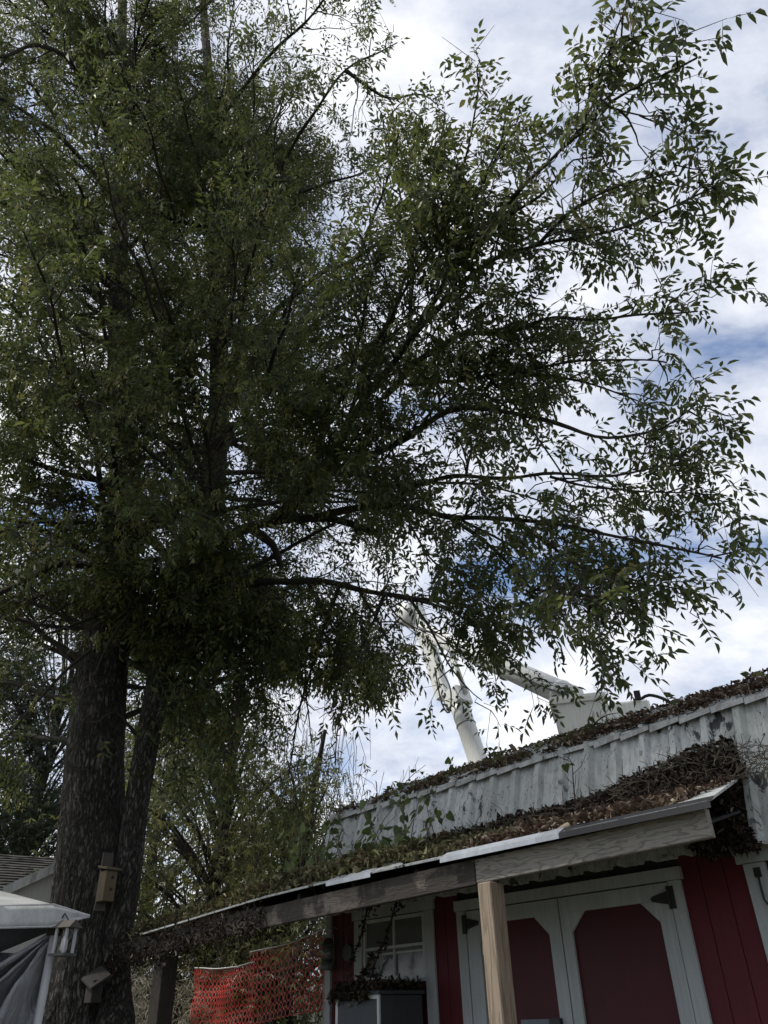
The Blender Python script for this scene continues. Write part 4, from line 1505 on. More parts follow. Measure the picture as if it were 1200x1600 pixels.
def grow(lines, spacing, leaf_size, rg):
    """secondary branches, twigs and leaf sites along limb lines"""
    sec, secr, tw, twr = [], [], [], []
    lp, la, ln = [], [], []
    hang, lk = [], []
    for L_, dens, fromtrunk, sz in lines:
        seg = np.linalg.norm(np.diff(L_, axis=0), axis=1)
        fat = np.linalg.norm(L_[len(L_) // 2] - EYE) > 8.2
        cum = np.concatenate([[0], np.cumsum(seg)])
        tot = cum[-1]
        s = (0.22 if fromtrunk else 0.05) * tot
        while s < tot:
            i = min(len(L_) - 2, int(np.searchsorted(cum, s)) - 1)
            i = max(i, 0)
            p0 = L_[i] + (L_[i + 1] - L_[i]) * ((s - cum[i]) / max(seg[i], 1e-6))
            T = unit(L_[min(i + 2, len(L_) - 1)] - L_[max(i - 1, 0)])
            q = rg.normal(0, 1, 3)
            q = unit(q - T * np.dot(q, T)) * np.array([1, 1, 0.6])
            ang = rg.uniform(0.55, 1.15)
            dv = unit(T * math.cos(ang) + q * math.sin(ang) + UPV * 0.10)
            fr = s / tot
            ln_ = (1.25 - 0.75 * fr) * rg.uniform(0.5, 1.15) * (sz if np.isscalar(sz) else sz[0] + (sz[1] - sz[0]) * min(1, fr * 1.4))
            ln_ = max(0.3, min(ln_, 0.35 + tot * 0.35))
            p1 = p0 + dv * ln_ * 0.5 + UPV * 0.02
            p2 = p0 + dv * ln_ + UPV * rg.uniform(-0.22, 0.05) * ln_
            sec.append([p0, (p0 + p1) / 2 + rg.normal(0, 0.028, 3), p1 + rg.normal(0, 0.015, 3), (p1 + p2) / 2 + rg.normal(0, 0.03, 3), p2])
            secr.append(np.linspace(0.009, 0.0035, 5) * (0.7 + 0.5 * ln_))
            for g in range(2):
                lp.append(p2 - dv * rg.uniform(0, 0.06))
                la.append(dv + rg.normal(0, 0.5, 3) - UPV * 0.45)
                ln.append(UPV + rg.normal(0, 0.4, 3))
                lk.append(len(lp) - 1)
            nt_ = int(ln_ / 0.115) + 1
            for k in range(nt_):
                f = (k + 0.6) / nt_ * 0.9 + 0.1
                b0 = p0 + (p1 - p0) * min(1, f * 2) + (p2 - p1) * max(0, f * 2 - 1)
                q2 = rg.normal(0, 1, 3)
                q2 = unit(q2 - dv * np.dot(q2, dv))
                d2 = unit(dv * rg.uniform(0.35, 0.9) + q2 * 0.8 - UPV * 0.12)
                l2 = rg.uniform(0.14, 0.36)
                b2 = b0 + d2 * l2 - UPV * 0.12 * l2
                tw.append([b0, b2])
                twr.append([0.0034, 0.0016])
                for g in range(rg.integers(3, 5) if fat else rg.integers(2, 4)):
                    c = b0 + (b2 - b0) * rg.uniform(0.35, 1.0)
                    q3 = rg.normal(0, 1, 3)
                    lp.append(c)
                    la.append(d2 * 0.6 + q3 * 0.55 - UPV * rg.uniform(0.1, 0.9))
                    ln.append(UPV + rg.normal(0, 0.45, 3))
                if rg.uniform() < 0.75:
                    hang.append(b2)
            s += spacing / dens * rg.uniform(0.6, 1.4)
        # terminal tuft
        Te = unit(L_[-1] - L_[-3])
        for g in range(9):
            lp.append(L_[-1] - Te * rg.uniform(0, 0.35))
            la.append(Te + rg.normal(0, 0.6, 3) - UPV * 0.3)
            ln.append(UPV + rg.normal(0, 0.45, 3))
    return np.array(sec), np.array(secr), np.array(tw), np.array(twr), np.array(lp), np.array(la), np.array(ln), np.array(hang), np.array(lk)


sec, secr, tw, twr, lp, la, lnm, hang, lk = grow(limb_lines, 0.155, 0.085, rng)
def clumps(P):
    return np.array([mnoise.noise(Vector(q_ * 0.95)) + 0.6 * mnoise.noise(Vector(q_ * 2.3)) for q_ in P])


k_ = clumps(tw[:, 1]) > np.where(np.linalg.norm(tw[:, 1] - EYE, axis=1) > 7.6, -0.06, -0.28)
tw, twr = tw[k_], twr[k_]
k_ = clumps(sec[:, 3]) > -0.30
sec, secr = sec[k_], secr[k_]
V1, F1 = tubes_batch(sec, secr, 4)
V2, F2 = tubes_batch(tw, twr, 3)
o = link('twigs', mesh_np('twigs', np.vstack([V1, V2]) - tree_base, np.vstack([F1, F2 + len(V1)])), 'twig', tree)
tag(o, kind='stuff')
clump = np.array([mnoise.noise(Vector(q_ * 0.95)) + 0.6 * mnoise.noise(Vector(q_ * 2.3)) for q_ in lp])
dist_ = np.linalg.norm(lp - EYE, axis=1)
keep = clump > np.where(dist_ > 7.6, 0.05, -0.14)
keep[lk[dist_[lk] < 7.6]] = True
lp, la, lnm = lp[keep], la[keep], lnm[keep]
clump = np.array([mnoise.noise(Vector(q_ * 0.95)) + 0.6 * mnoise.noise(Vector(q_ * 2.3)) for q_ in hang])
hang = hang[clump > 0.0]
nl = len(lp)
which = rng.integers(0, len(COMP), nl)
size = 0.046 + 0.052 * rng.beta(2, 2, nl)
# the 300 leaves that show largest are objects of their own
px, py, dep = project(lp)
inview = (px > 0) & (px < 1200) & (py > 0) & (py < 1600) & (dep > 0)
score = np.where(inview, size / np.linalg.norm(lp - EYE, axis=1), 0)
order = np.argsort(-score)
single = np.zeros(nl, bool)
single[order[:300]] = True
size = np.where(np.linalg.norm(lp - EYE, axis=1) > 7.9, size * 1.15, size)
wid = np.where(np.linalg.norm(lp - EYE, axis=1) > 7.9, which + len(COMP), which)
V, F = place_templates(COMP + COMP_LO, wid[~single], lp[~single], la[~single], lnm[~single], size[~single])
o = link('foliage', mesh_np('foliage', V - tree_base, F), 'crown_leaf', tree)
tag(o, kind='stuff')
print('compound leaves', nl, 'foliage tris', len(F) * 2, 'twigs', len(tw))
leaf_mesh = []
for v_, f_ in COMP:
    me = mesh_np('leaf', v_, f_)
    me.materials.append(MATS['single_leaf'])
    leaf_mesh.append(me)
for i in order[:300]:
    X = unit(la[i])
    Z = unit(lnm[i] - X * np.dot(lnm[i], X))
    Y = np.cross(Z, X)
    M_ = Matrix(((X[0], Y[0], Z[0], 0), (X[1], Y[1], Z[1], 0), (X[2], Y[2], Z[2], 0), (0, 0, 0, 1)))
    o = bpy.data.objects.new('leaf', leaf_mesh[which[i]])
    COL.objects.link(o)
    o.parent = tree
    o.location = lp[i] - tree_base
    o.rotation_euler = M_.to_euler()
    o.scale = (size[i],) * 3
# hanging seed bunches, thick in the upper left, and bare hanging stalks elsewhere
hx, hy, hd = project(hang)
far = np.linalg.norm(hang - EYE, axis=1)
pz = np.array([mnoise.noise(Vector(h * 0.55)) for h in hang])
sel = (far > 7.3) & (pz + 0.06 * (far - 9) > -0.05) & (hx < 780)
sp = hang[sel]
T = []
for k in range(3):
    r_ = np.random.default_rng(50 + k)
    V, F = [], []
    for q in range(16):
        b = np.array([r_.normal(0, 0.18), r_.normal(0, 0.18), -r_.uniform(0.1, 1.5)])
        a = unit(np.array([r_.normal(0, 0.5), r_.normal(0, 0.5), -1.0]))
        sd_ = unit(np.cross(a, r_.normal(0, 1, 3)))
        i = len(V)
        V += [b, b + a * 0.22 + sd_ * 0.06, b + a * 0.42, b + a * 0.22 - sd_ * 0.05]
        F.append([i, i + 1, i + 2, i + 3])
    T.append((np.array(V), np.array(F)))
n = len(sp)
V, F = place_templates(T, rng.integers(0, 3, n), sp, np.tile([1.0, 0, 0], (n, 1)) + rng.normal(0, 0.15, (n, 3)), np.tile([0, 0, 1.0], (n, 1)), rng.uniform(0.09, 0.15, n))
tag(link('seed_bunches', mesh_np('seed_bunches', V - tree_base, F), 'samara', tree), kind='stuff')
sp = hang[~sel & (far < 9.5)]
sp = sp[rng.uniform(0, 1, len(sp)) < 0.55]
Pt = []
for h in sp:
    for k in range(2):
        e = h + np.array([rng.normal(0, 0.04), rng.normal(0, 0.04), -rng.uniform(0.08, 0.2)])
        Pt.append([h, (h + e) / 2 + rng.normal(0, 0.012, 3), e])
Pt = np.array(Pt)
V, F = tubes_batch(Pt, np.full(Pt.shape[:2], 0.0010), 3)
tag(link('bare_stalks', mesh_np('bare_stalks', V - tree_base, F), 'stalk', tree), kind='stuff')

# twiggy burl with shoots where the limbs leave the leaning trunk
bc_ = at(315, 905, 9.5)
n = 260
d = rng.normal(0, 1, (n, 3))
d /= np.linalg.norm(d, axis=1)[:, None]
Ls = rng.uniform(0.12, 0.45, n)
P0 = bc_ + d * 0.2 * np.array([1.6, 1, 1])
Pt = np.stack([P0, P0 + d * (Ls * 0.5)[:, None], P0 + d * Ls[:, None] - UPV * (Ls * 0.2)[:, None]], 1)
V, F = tubes_batch(Pt, np.tile([0.008, 0.005, 0.002], (n, 1)), 3)
tag(link('burl_shoots', mesh_np('burl_shoots', V - tree_base, F), 'twig', tree), kind='stuff')
th = np.linspace(0, math.pi, 14)
mb = MB()
V, F = [], []
for i, a in enumerate(np.linspace(0.05, math.pi - 0.05, 32)):
    for j in range(40):
        b = j * 2 * math.pi / 40
        q = np.array([math.sin(a) * math.cos(b), math.sin(a) * math.sin(b), math.cos(a)])
        r = 1 + 0.4 * mnoise.noise(Vector(q * 2.2)) + 0.3 * mnoise.noise(Vector(q * 5)) + 0.15 * mnoise.noise(Vector(q * 11))
        V.append(bc_ + q * np.array([0.36, 0.26, 0.26]) * r)
for i in range(31):
    for j in range(40):
        F.append([i * 40 + j, i * 40 + (j + 1) % 40, (i + 1) * 40 + (j + 1) % 40, (i + 1) * 40 + j])
mb.add(V, F)
mb.build('burl', 'limb_bark', tree, True)


# ------------------------------------------------------------------ trees behind
def back_tree(name, base, height, crown, nclump, per, leaf_mat_, leaf_L, leaf_W, droop, label, seed, trunk_r=0.18):
    """crown: (centre offset xyz, radii xyz)"""
    rg = np.random.default_rng(seed)
    t_ = thing(name, base, label, 'tree')
    base = np.asarray(base)
    top = base + np.array([rg.normal(0, 0.3), rg.normal(0, 0.3), height])
    L_ = smooth_line([base, base * 0.6 + top * 0.4 + np.array([rg.normal(0, 0.2), rg.normal(0, 0.2), 0]), top], 0.3, 0.02)
    V, F = tube_arrays(L_, np.linspace(trunk_r, 0.03, len(L_)), 10)
    link('trunk', mesh_np('trunk', V - base, F), 'bark', t_, True)
    c = base + np.asarray(crown[0])
    R_ = np.asarray(crown[1])
    cl = rg.normal(0, 1, (nclump, 3))
    cl /= np.linalg.norm(cl, axis=1)[:, None]
    cl = c + cl * R_ * (rg.uniform(0.15, 1, (nclump, 1)) ** 0.5)
    Vs, Fs, b = [], [], 0
    lines = []
    for q in cl:
        i = int(np.clip((q[2] - base[2]) / height * 0.75, 0.1, 0.95) * (len(L_) - 1))
        p0 = L_[i]
        mid = (p0 + q) / 2 + UPV * 0.25
        lines.append([p0, (p0 + mid) / 2 + UPV * 0.05, mid, (mid + q) / 2, q])
    lines = np.array(lines)
    V, F = tubes_batch(lines, np.tile(np.linspace(0.035, 0.006, 5), (nclump, 1)), 4)
    tag(link('limbs', mesh_np('limbs', V - base, F), 'twig', t_), kind='stuff')
    if name == 'willow_tree':
        m_ = nclump * 14
        st = cl[rg.integers(0, nclump, m_)] + rg.normal(0, 0.4, (m_, 3))
        en = st + np.stack([rg.normal(0, 0.15, m_), rg.normal(0, 0.15, m_), -rg.uniform(0.4, 1.3, m_)], 1)
        V, F = tubes_batch(np.stack([st, (st + en) / 2 + rg.normal(0, 0.05, (m_, 3)), en], 1), np.tile([0.005, 0.0035, 0.002], (m_, 1)), 3)
        tag(link('hanging_twigs', mesh_np('hanging_twigs', V - base, F), 'twig', t_), kind='stuff')
    n = nclump * per
    k = np.repeat(np.arange(nclump), per)
    sp = rg.uniform(0.35, 0.8, nclump)[k]
    off = rg.normal(0, 1, (n, 3)) * sp[:, None] * np.array([0.55, 0.55, 0.35])
    off[:, 2] -= rg.exponential(droop, n)
    pos = cl[k] + off
    pos[:, 2] = np.maximum(pos[:, 2], 0.3)
    ax = rg.normal(0, 0.6, (n, 3)) - UPV * (0.4 + droop)
    wl_ = leaf_W / leaf_L
    TV, TF = [], []
    for an, L1, b0 in ((0.0, 1.0, 0.0), (1.0, 0.9, 0.1), (-0.9, 0.9, 0.2)):
        a_ = np.array([math.cos(an), math.sin(an), 0])
        s_d = np.array([-math.sin(an), math.cos(an), 0])
        o_ = np.array([b0, 0.04 * an, 0])
        i_ = len(TV)
        TV += [o_, o_ + a_ * L1 * 0.45 + s_d * wl_ * 0.5 + UPV * 0.05, o_ + a_ * L1 - UPV * 0.12, o_ + a_ * L1 * 0.45 - s_d * wl_ * 0.5 + UPV * 0.05]
        TF.append([i_, i_ + 1, i_ + 2, i_ + 3])
    TV, TF = np.array(TV), np.array(TF)
    V, F = place_templates([(TV, TF)], np.zeros(n, int), pos, ax, rg.normal(0, 1, (n, 3)) + UPV * 0.5, leaf_L * rg.uniform(0.7, 1.3, n))
    tag(link('crown', mesh_np('crown', V - base, F), leaf_mat_, t_), kind='stuff')
    return t_


def gp(px, h):
    q = ath(px, 1500, h)
    return np.array([q[0], q[1], 0])


back_tree('evergreen_tree', gp(10, 22), 14, ((0, 0, 8.0), (3.6, 2.6, 5.4)), 120, 170, 'evergreen_leaf', 0.12, 0.035, 0.25,
          'dark dense evergreen standing behind the left trunk and the house roof', 21)
back_tree('evergreen_tree', gp(-130, 21.0), 13, ((0, 0, 7.6), (3.2, 2.6, 5.4)), 60, 170, 'evergreen_leaf', 0.12, 0.035, 0.25,
          'dark evergreen at the left edge beyond the white canopy', 22)
back_tree('willow_tree', gp(330, 13.5), 7.6, ((0, 0, 4.3), (2.1, 1.8, 2.8)), 80, 115, 'willow_leaf', 0.11, 0.022, 0.7,
          'pale drooping willowy tree right behind the leaning trunk', 23)
back_tree('willow_tree', gp(455, 12.5), 5.6, ((0, 0, 3.5), (1.5, 1.3, 1.9)), 55, 115, 'willow_leaf', 0.11, 0.022, 0.5,
          'lower drooping willowy tree left of the shed roof end', 24)
back_tree('broadleaf_tree', gp(230, 18), 8.5, ((0, 0, 4.6), (2.6, 2.2, 3.8)), 42, 110, 'willow_leaf', 0.13, 0.04, 0.4,
          'distant leafy tree showing between the two trunks and the willowy tree', 25)
back_tree('shrub', gp(395, 15.5), 2.6, ((0, 0, 1.7), (2.6, 1.2, 1.0)), 40, 200, 'evergreen_leaf', 0.10, 0.04, 0.2,
          'dark shrubs standing behind the orange net', 26, 0.06)
back_tree('shrub', gp(225, 11.5), 2.2, ((0, 0, 1.6), (0.9, 0.7, 0.75)), 30, 220, 'dry_grass', 0.13, 0.010, 0.5,
          'pale dry wispy shrub at the foot of the leaning trunk', 27, 0.04)

# ------------------------------------------------------------------ orange safety nets
def netting(name, label, corners, nx, ny, wavy, seed, group='orange safety nets hung left of the shed'):
    """corners TL,TR,BR,BL; woven strands with oval holes"""
    rg = np.random.default_rng(seed)
    TL, TR, BR, BL = [np.asarray(c) for c in corners]
    o_ = thing(name, (TL + TR + BL + BR) / 4, label, 'safety net', group)

    def pt(u_, v):
        p = (TL * (1 - u_) + TR * u_) * (1 - v) + (BL * (1 - u_) + BR * u_) * v
        z = wavy * (math.sin(u_ * 9 + v * 3) + 0.6 * math.sin(v * 11 + u_ * 4 + 1))
        sh = 0.25 * wavy * mnoise.noise(Vector((u_ * 3, v * 3, seed)))
        p = p + SN * z + UPV * (sh * 2 - 0.10 * math.sin(u_ * math.pi) * (1 - v) * (1 if wavy > 0.04 else 0.3)) + SU * sh
        return p
    V, F = [], []
    K = 8
    for i in range(nx):
        for j in range(ny):
            u0, u1, v0, v1 = i / nx, (i + 1) / nx, j / ny, (j + 1) / ny
            cu, cvv = (u0 + u1) / 2, (v0 + v1) / 2
            b = len(V)
            for k in range(K):                       # cell outline
                a = 2 * math.pi * k / K + math.pi / K
                m_ = max(abs(math.cos(a)), abs(math.sin(a)))
                V.append(pt(cu + (u1 - u0) / 2 * math.cos(a) / m_, cvv + (v1 - v0) / 2 * math.sin(a) / m_))
            for k in range(K):                       # oval hole
                a = 2 * math.pi * k / K + math.pi / K
                V.append(pt(cu + (u1 - u0) * 0.42 * math.cos(a), cvv + (v1 - v0) * 0.42 * math.sin(a)))
            for k in range(K):
                kn = (k + 1) % K
                F.append([b + k, b + kn, b + K + kn, b + K + k])
    ob = link('mesh', mesh_np('mesh', np.array(V) - wpos(o_), np.array(F)), 'orange_net', o_)
    tag(ob, kind='stuff')
    # top cord
    mb = MB()
    mb.tube([pt(u_, -0.01) + SN * 0.006 for u_ in np.linspace(0, 1, 24)], 0.006, 5)
    mb.build('top_cord', 'tube_white', o_)
    return o_


netting('safety_net', 'orange plastic safety net stretched to the white corner trim of the shed',
        [W(-7.42, 4.92, 2.20), W(-6.05, 4.83, 2.31), W(-6.05, 4.83, 1.70), W(-7.38, 4.92, 1.60)], 18, 9, 0.010, 3)
netting('safety_net', 'sagging orange safety net bunched up beside the dark porch post',
        [W(-8.75, 5.1, 2.14), W(-7.43, 4.98, 2.12), W(-7.40, 4.95, 1.52), W(-8.7, 5.1, 1.48)], 20, 12, 0.03, 5)
# neighbour wall behind the nets
nb = thing('outbuilding', W(-7.6, 7.6, 0), 'low grey outbuilding just visible behind the orange net', 'building')
sb('wall', 'house_wall', nb, -9.4, -6.6, 7.4, 9.0, 0.0, 2.35)
mb = MB()
mb.prism([W(-9.6, 7.2, 2.351), W(-9.6, 9.2, 2.351), W(-9.6, 8.2, 2.75)], SU * 3.2)
mb.build('roof', 'shingle', nb)

# ------------------------------------------------------------------ house far left
hs = thing('house', np.append(ath(30, 1400, 15)[:2], 0), 'house with dark shingle roof and pale gable behind the big tree', 'house')
eL, eR = ath(-150, 1400, 13.2), ath(165, 1400, 13.6)
hx_ = unit((eR - eL) * np.array([1, 1, 0]))
hyv = np.array([-hx_[1], hx_[0], 0])
e0 = np.array([eL[0], eL[1], 0])
hl = np.linalg.norm((eR - eL)[:2])


def H(a, b, z):
    return e0 + hx_ * a + hyv * b + UPV * z


MB().box8([H(0.1, 0.4, 0), H(hl - 0.1, 0.4, 0), H(hl - 0.1, 5.5, 0), H(0.1, 5.5, 0), H(0.1, 0.4, 3.2), H(hl - 0.1, 0.4, 3.2), H(hl - 0.1, 5.5, 3.2), H(0.1, 5.5, 3.2)]).build('wall', 'house_wall', hs)
zE, zRg = 3.2, 4.25
mb = MB()
mb.prism([H(0, 0, zE), H(0, 2.95, zRg), H(0, 5.9, zE), H(0, 5.9, zE - 0.1), H(0, 2.95, zRg - 0.1), H(0, 0, zE - 0.1)], hx_ * hl)
roofo = mb.build('roof', 'shingle', hs)
rows = 16
for i in range(rows):
    a, b = i / rows, (i + 1) / rows
    f = lambda t, up: H(-0.02 + random.uniform(-0.03, 0.03), 2.95 * t, zE + (zRg - zE) * t + up)
    mb = MB()
    P = []
    nseg = 26
    top, botm = [], []
    for k in range(nseg + 1):
        x = hl * k / nseg
        j = random.uniform(-0.008, 0.012)
        botm.append(H(x, 2.95 * a + j, zE + (zRg - zE) * a + 0.026 + j))
        top.append(H(x, 2.95 * b, zE + (zRg - zE) * b + 0.004))
    V = botm + top + [q - UPV * 0.022 for q in botm]
    m_ = nseg + 1
    F = [[k, k + 1, m_ + k + 1, m_ + k] for k in range(nseg)] + [[2 * m_ + k, 2 * m_ + k + 1, k + 1, k] for k in range(nseg)]
    mb.add(V, F)
    mb.build('shingle_course', 'shingle', hs)
# gable with white rake board
g0, g1 = ath(8, 1401, 12.3), ath(88, 1364, 12.3)
gd = unit((g1 - g0) * np.array([1, 1, 0]))
apex = g0 + (g1 - g0) * 1.25
wR = apex + (apex - g0) * np.array([1, 1, -1])
gb = [g0, apex, wR, wR * np.array([1, 1, 0]), g0 * np.array([1, 1, 0])]
gy = np.array([-gd[1], gd[0], 0])
mb = MB()
mb.prism(gb, gy * 1.6)
mb.build('gable', 'house_wall', hs)
for p_, q_ in ((g0, apex), (apex, wR)):
    mb = MB()
    ext = (p_ - q_) * 0.06 if p_ is g0 else (p_ - q_) * 0.0
    mb.prism([p_ + ext - gy * 0.12, q_ - gy * 0.12, q_ - gy * 0.12 + UPV * 0.13, p_ + ext - gy * 0.12 + UPV * 0.13], gy * 1.85)
    mb.build('rake_board', 'flashing', hs)

# ------------------------------------------------------------------ canopy tent, tarp and feeder at the left edge
can = thing('pop_up_canopy', np.append(ath(75, 1500, 5.0)[:2], 0), 'white fabric canopy tent whose pointed corner enters from the left', 'canopy')


def sheet(name, mat, parent, rows_, th=0.006, wob=0.0):
    """rows_: list of point rows of equal length"""
    A_ = np.array(rows_)
    nr, nc, _ = A_.shape
    V = A_.reshape(-1, 3) + (rng.normal(0, wob, (nr * nc, 3)) if wob else 0)
    F = [[i * nc + j, i * nc + j + 1, (i + 1) * nc + j + 1, (i + 1) * nc + j] for i in range(nr - 1) for j in range(nc - 1)]
    o = link(name, mesh_np(name, V - wpos(parent), F), mat, parent, True)
    o.modifiers.new('s', 'SOLIDIFY').thickness = th
    return o


def lerp_rows(A_, B_, n, sag=0.0):
    out_ = []
    for t in np.linspace(0, 1, n):
        out_.append([a * (1 - t) + b * t - UPV * sag * math.sin(math.pi * t) for a, b in zip(A_, B_)])
    return out_


tip = ath(140, 1431, 5.0)
back = [ath(-160, 1348, 6.2), ath(0, 1392, 5.7), ath(85, 1413, 5.35), tip]
fold = [ath(-160, 1420, 4.75), ath(0, 1417, 4.78), ath(84, 1414, 4.95), tip + np.array([0, 0, -0.002])]
edge = [ath(-160, 1450, 4.70), ath(0, 1450, 4.75), ath(80, 1448, 4.9), tip + np.array([0, 0, -0.004])]
sheet('roof_panel', 'white_fabric', can, lerp_rows(back, fold, 7, 0.012), 0.006, 0.004)
sheet('valance', 'white_fabric', can, lerp_rows(fold, edge, 5), 0.006, 0.003)
mb = MB()
mb.tube([q + np.array([0, -0.006, 0.002]) for q in fold], 0.005, 5)
mb.build('seam', 'pole_white', can)
mb = MB()
mb.tube([q + np.array([0, -0.004, 0]) for q in edge], 0.005, 5)
mb.build('hem', 'pole_white', can)
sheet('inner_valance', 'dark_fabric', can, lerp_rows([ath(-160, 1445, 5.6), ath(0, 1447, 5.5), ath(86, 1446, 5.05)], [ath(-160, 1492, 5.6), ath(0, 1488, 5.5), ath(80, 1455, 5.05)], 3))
mb = MB()
pl = ath(86, 1452, 4.97)
mb.tube([np.array([pl[0], pl[1], 0]), pl], 0.021, 12)
mb.build('leg', 'pole_white', can, True)
mb = MB()
mb.box(pl + np.array([0, 0, 0.0]), np.array([1, 0, 0]), np.array([0, 1, 0]), UPV, 0.035, 0.03, 0.03)
mb.build('corner_bracket', 'rubber', can, bevel=0.006)

tp = thing('tarp', np.append(ath(30, 1560, 5.0)[:2], 0), 'crinkled grey plastic tarp hanging in folds under the white canopy', 'tarp')
rows_ = []
nr = 26
for i in range(nr):
    v = i / (nr - 1)
    rw = []
    zz = 1.0 - v
    left = ath(86 - 260 * v ** 1.0, 1452 + 175 * v, 5.0 - 0.25 * v)
    right = ath(84 - 24 * v, 1456 + 160 * v, 5.0)
    right2 = right.copy()
    for k in range(40):
        u_ = k / 39
        p = left * (1 - u_) + right * u_
        amp = 0.10 * min(1, v * 1.6)
        p = p + np.array([0.02 * math.sin(u_ * 23), -amp * math.sin(u_ * 19 + 0.5) - 0.5 * amp * math.sin(u_ * 41 + v * 3), 0]) 
        p = p + np.array([0, 0.02 * mnoise.noise(Vector((u_ * 9, v * 9, 0))), 0])
        rw.append(p)
    rows_.append(rw)
sheet('upper_cloth', 'tarp', tp, rows_, 0.003)
low_ = []
for i in range(6):
    t = i / 5
    low_.append([np.array([p[0], p[1], p[2] * (1 - t) + 0.02 * t]) for p in rows_[-1]])
sheet('lower_cloth', 'tarp', tp, low_, 0.003)
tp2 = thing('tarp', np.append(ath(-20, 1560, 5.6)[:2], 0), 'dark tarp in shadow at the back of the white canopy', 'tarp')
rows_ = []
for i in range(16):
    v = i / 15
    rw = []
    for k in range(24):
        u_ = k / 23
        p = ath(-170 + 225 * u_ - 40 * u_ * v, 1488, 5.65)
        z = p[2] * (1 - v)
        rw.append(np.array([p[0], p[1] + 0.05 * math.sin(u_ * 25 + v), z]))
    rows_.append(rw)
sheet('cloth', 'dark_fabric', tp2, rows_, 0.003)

fd = thing('bird_feeder', ath(101, 1484, 4.9), 'small white bird feeder hanging below the corner of the white canopy', 'bird feeder')
fc = ath(101, 1470, 4.9)
fx, fy = np.array([0.94, -0.34, 0]), np.array([0.34, 0.94, 0])
mb = MB()
for i in (-1, 1):
    for j in (-1, 1):
        mb.box(fc + fx * 0.033 * i + fy * 0.033 * j, fx, fy, UPV, 0.006, 0.006, 0.058)
mb.build('frame', 'pole_white', fd)
mb = MB()
mb.box(fc - UPV * 0.064, fx, fy, UPV, 0.05, 0.05, 0.006)
mb.build('tray', 'lantern_metal', fd)
mb = MB()
mb.add([fc + UPV * 0.0585 + fx * 0.062 * i + fy * 0.055 * j for i, j in ((-1, -1), (1, -1), (1, 1), (-1, 1))] + [fc + UPV * 0.098 + fx * 0.05, fc + UPV * 0.098 - fx * 0.05],
       [[0, 1, 4, 5], [2, 3, 5, 4], [1, 2, 4], [3, 0, 5], [3, 2, 1, 0]])
mb.build('roof', 'birdhouse_dark', fd)
mb = MB()
lathe(mb, fc - UPV * 0.055, [(0.012, 0.0), (0.02, 0.015), (0.016, 0.06), (0.008, 0.08)], 10)
mb.build('seed_block', 'tube_white', fd, True)
mb = MB()
mb.tube([fc + UPV * 0.097, fc + UPV * 0.13 - fx * 0.03, pl + UPV * 0.0], 0.004, 5)
mb.build('hanger', 'black_iron', fd)


# birdhouses on the trunk
def trunk_front(px, py, gap):
    q = ray(px, py)
    # march until inside the trunk
    best = None
    for r in np.arange(7.0, 11, 0.01):
        p = EYE + q * r
        i = int(np.argmin(np.abs(LA[:, 2] - p[2])))
        if np.hypot(p[0] - LA[i, 0], p[1] - LA[i, 1]) < LA[i, 3] * 1.06:
            best = r
            break
    if best is None:
        best = 8.5
    return EYE + q * (best - gap)


bp = trunk_front(167, 1385, 0.13)
tx = unit(np.array([bp[1], -bp[0], 0]))                  # rightwards seen from the viewer
ty = np.array([-tx[1], tx[0], 0])                        # away from the viewer
ang = 0.5
ax_ = tx * math.cos(ang) + ty * math.sin(ang)
ay_ = -tx * math.sin(ang) + ty * math.cos(ang)
bh = thing('birdhouse', bp - UPV * 0.17, 'tan wooden birdhouse with two entrance holes fixed to the thick trunk', 'birdhouse')
MB().box(bp, ax_, ay_, UPV, 0.058, 0.06, 0.130).build('box', 'birdhouse_wood', bh, bevel=0.004)
mb = MB()
c0 = bp + UPV * 0.132
P = [c0 + ax_ * 0.078 * i + ay_ * 0.085 * j + UPV * (0.035 if j > 0 else 0.0) for i, j in ((-1, -1), (1, -1), (1, 1), (-1, 1))]
mb.prism(P, UPV * 0.018)
mb.build('roof', 'birdhouse_wood', bh)
MB().box(bp + ay_ * 0.072 + UPV * 0.05, ax_, ay_, UPV, 0.052, 0.010, 0.25).build('back_board', 'birdhouse_dark', bh)
for zz in (0.07, -0.03):
    mb = MB()
    c = bp - ay_ * 0.0605 + UPV * zz + ax_ * 0.012
    mb.tube([c, c - ay_ * 0.003], 0.015, 12)
    mb.build('entrance_hole', 'rubber', bh)
bp2 = trunk_front(148, 1541, 0.10)
bh2 = thing('birdhouse', bp2 - UPV * 0.12, 'dark weathered birdhouse with a sloping flat roof low on the thick trunk', 'birdhouse')
MB().box(bp2 - UPV * 0.04, ax_, ay_, UPV, 0.050, 0.06, 0.085).build('box', 'birdhouse_black', bh2, bevel=0.004)
mb = MB()
c0 = bp2 + UPV * 0.058
P = [c0 + ax_ * 0.085 * i + ay_ * 0.095 * j + UPV * (0.04 * j + 0.05 * i) for i, j in ((-1, -1), (1, -1), (1, 1), (-1, 1))]
mb.prism(P, UPV * 0.018)
mb.build('roof', 'birdhouse_black', bh2)
mb = MB()
c = bp2 - ay_ * 0.0605 - UPV * 0.04
mb.tube([c, c - ay_ * 0.003], 0.018, 12)
mb.build('entrance_hole', 'rubber', bh2)


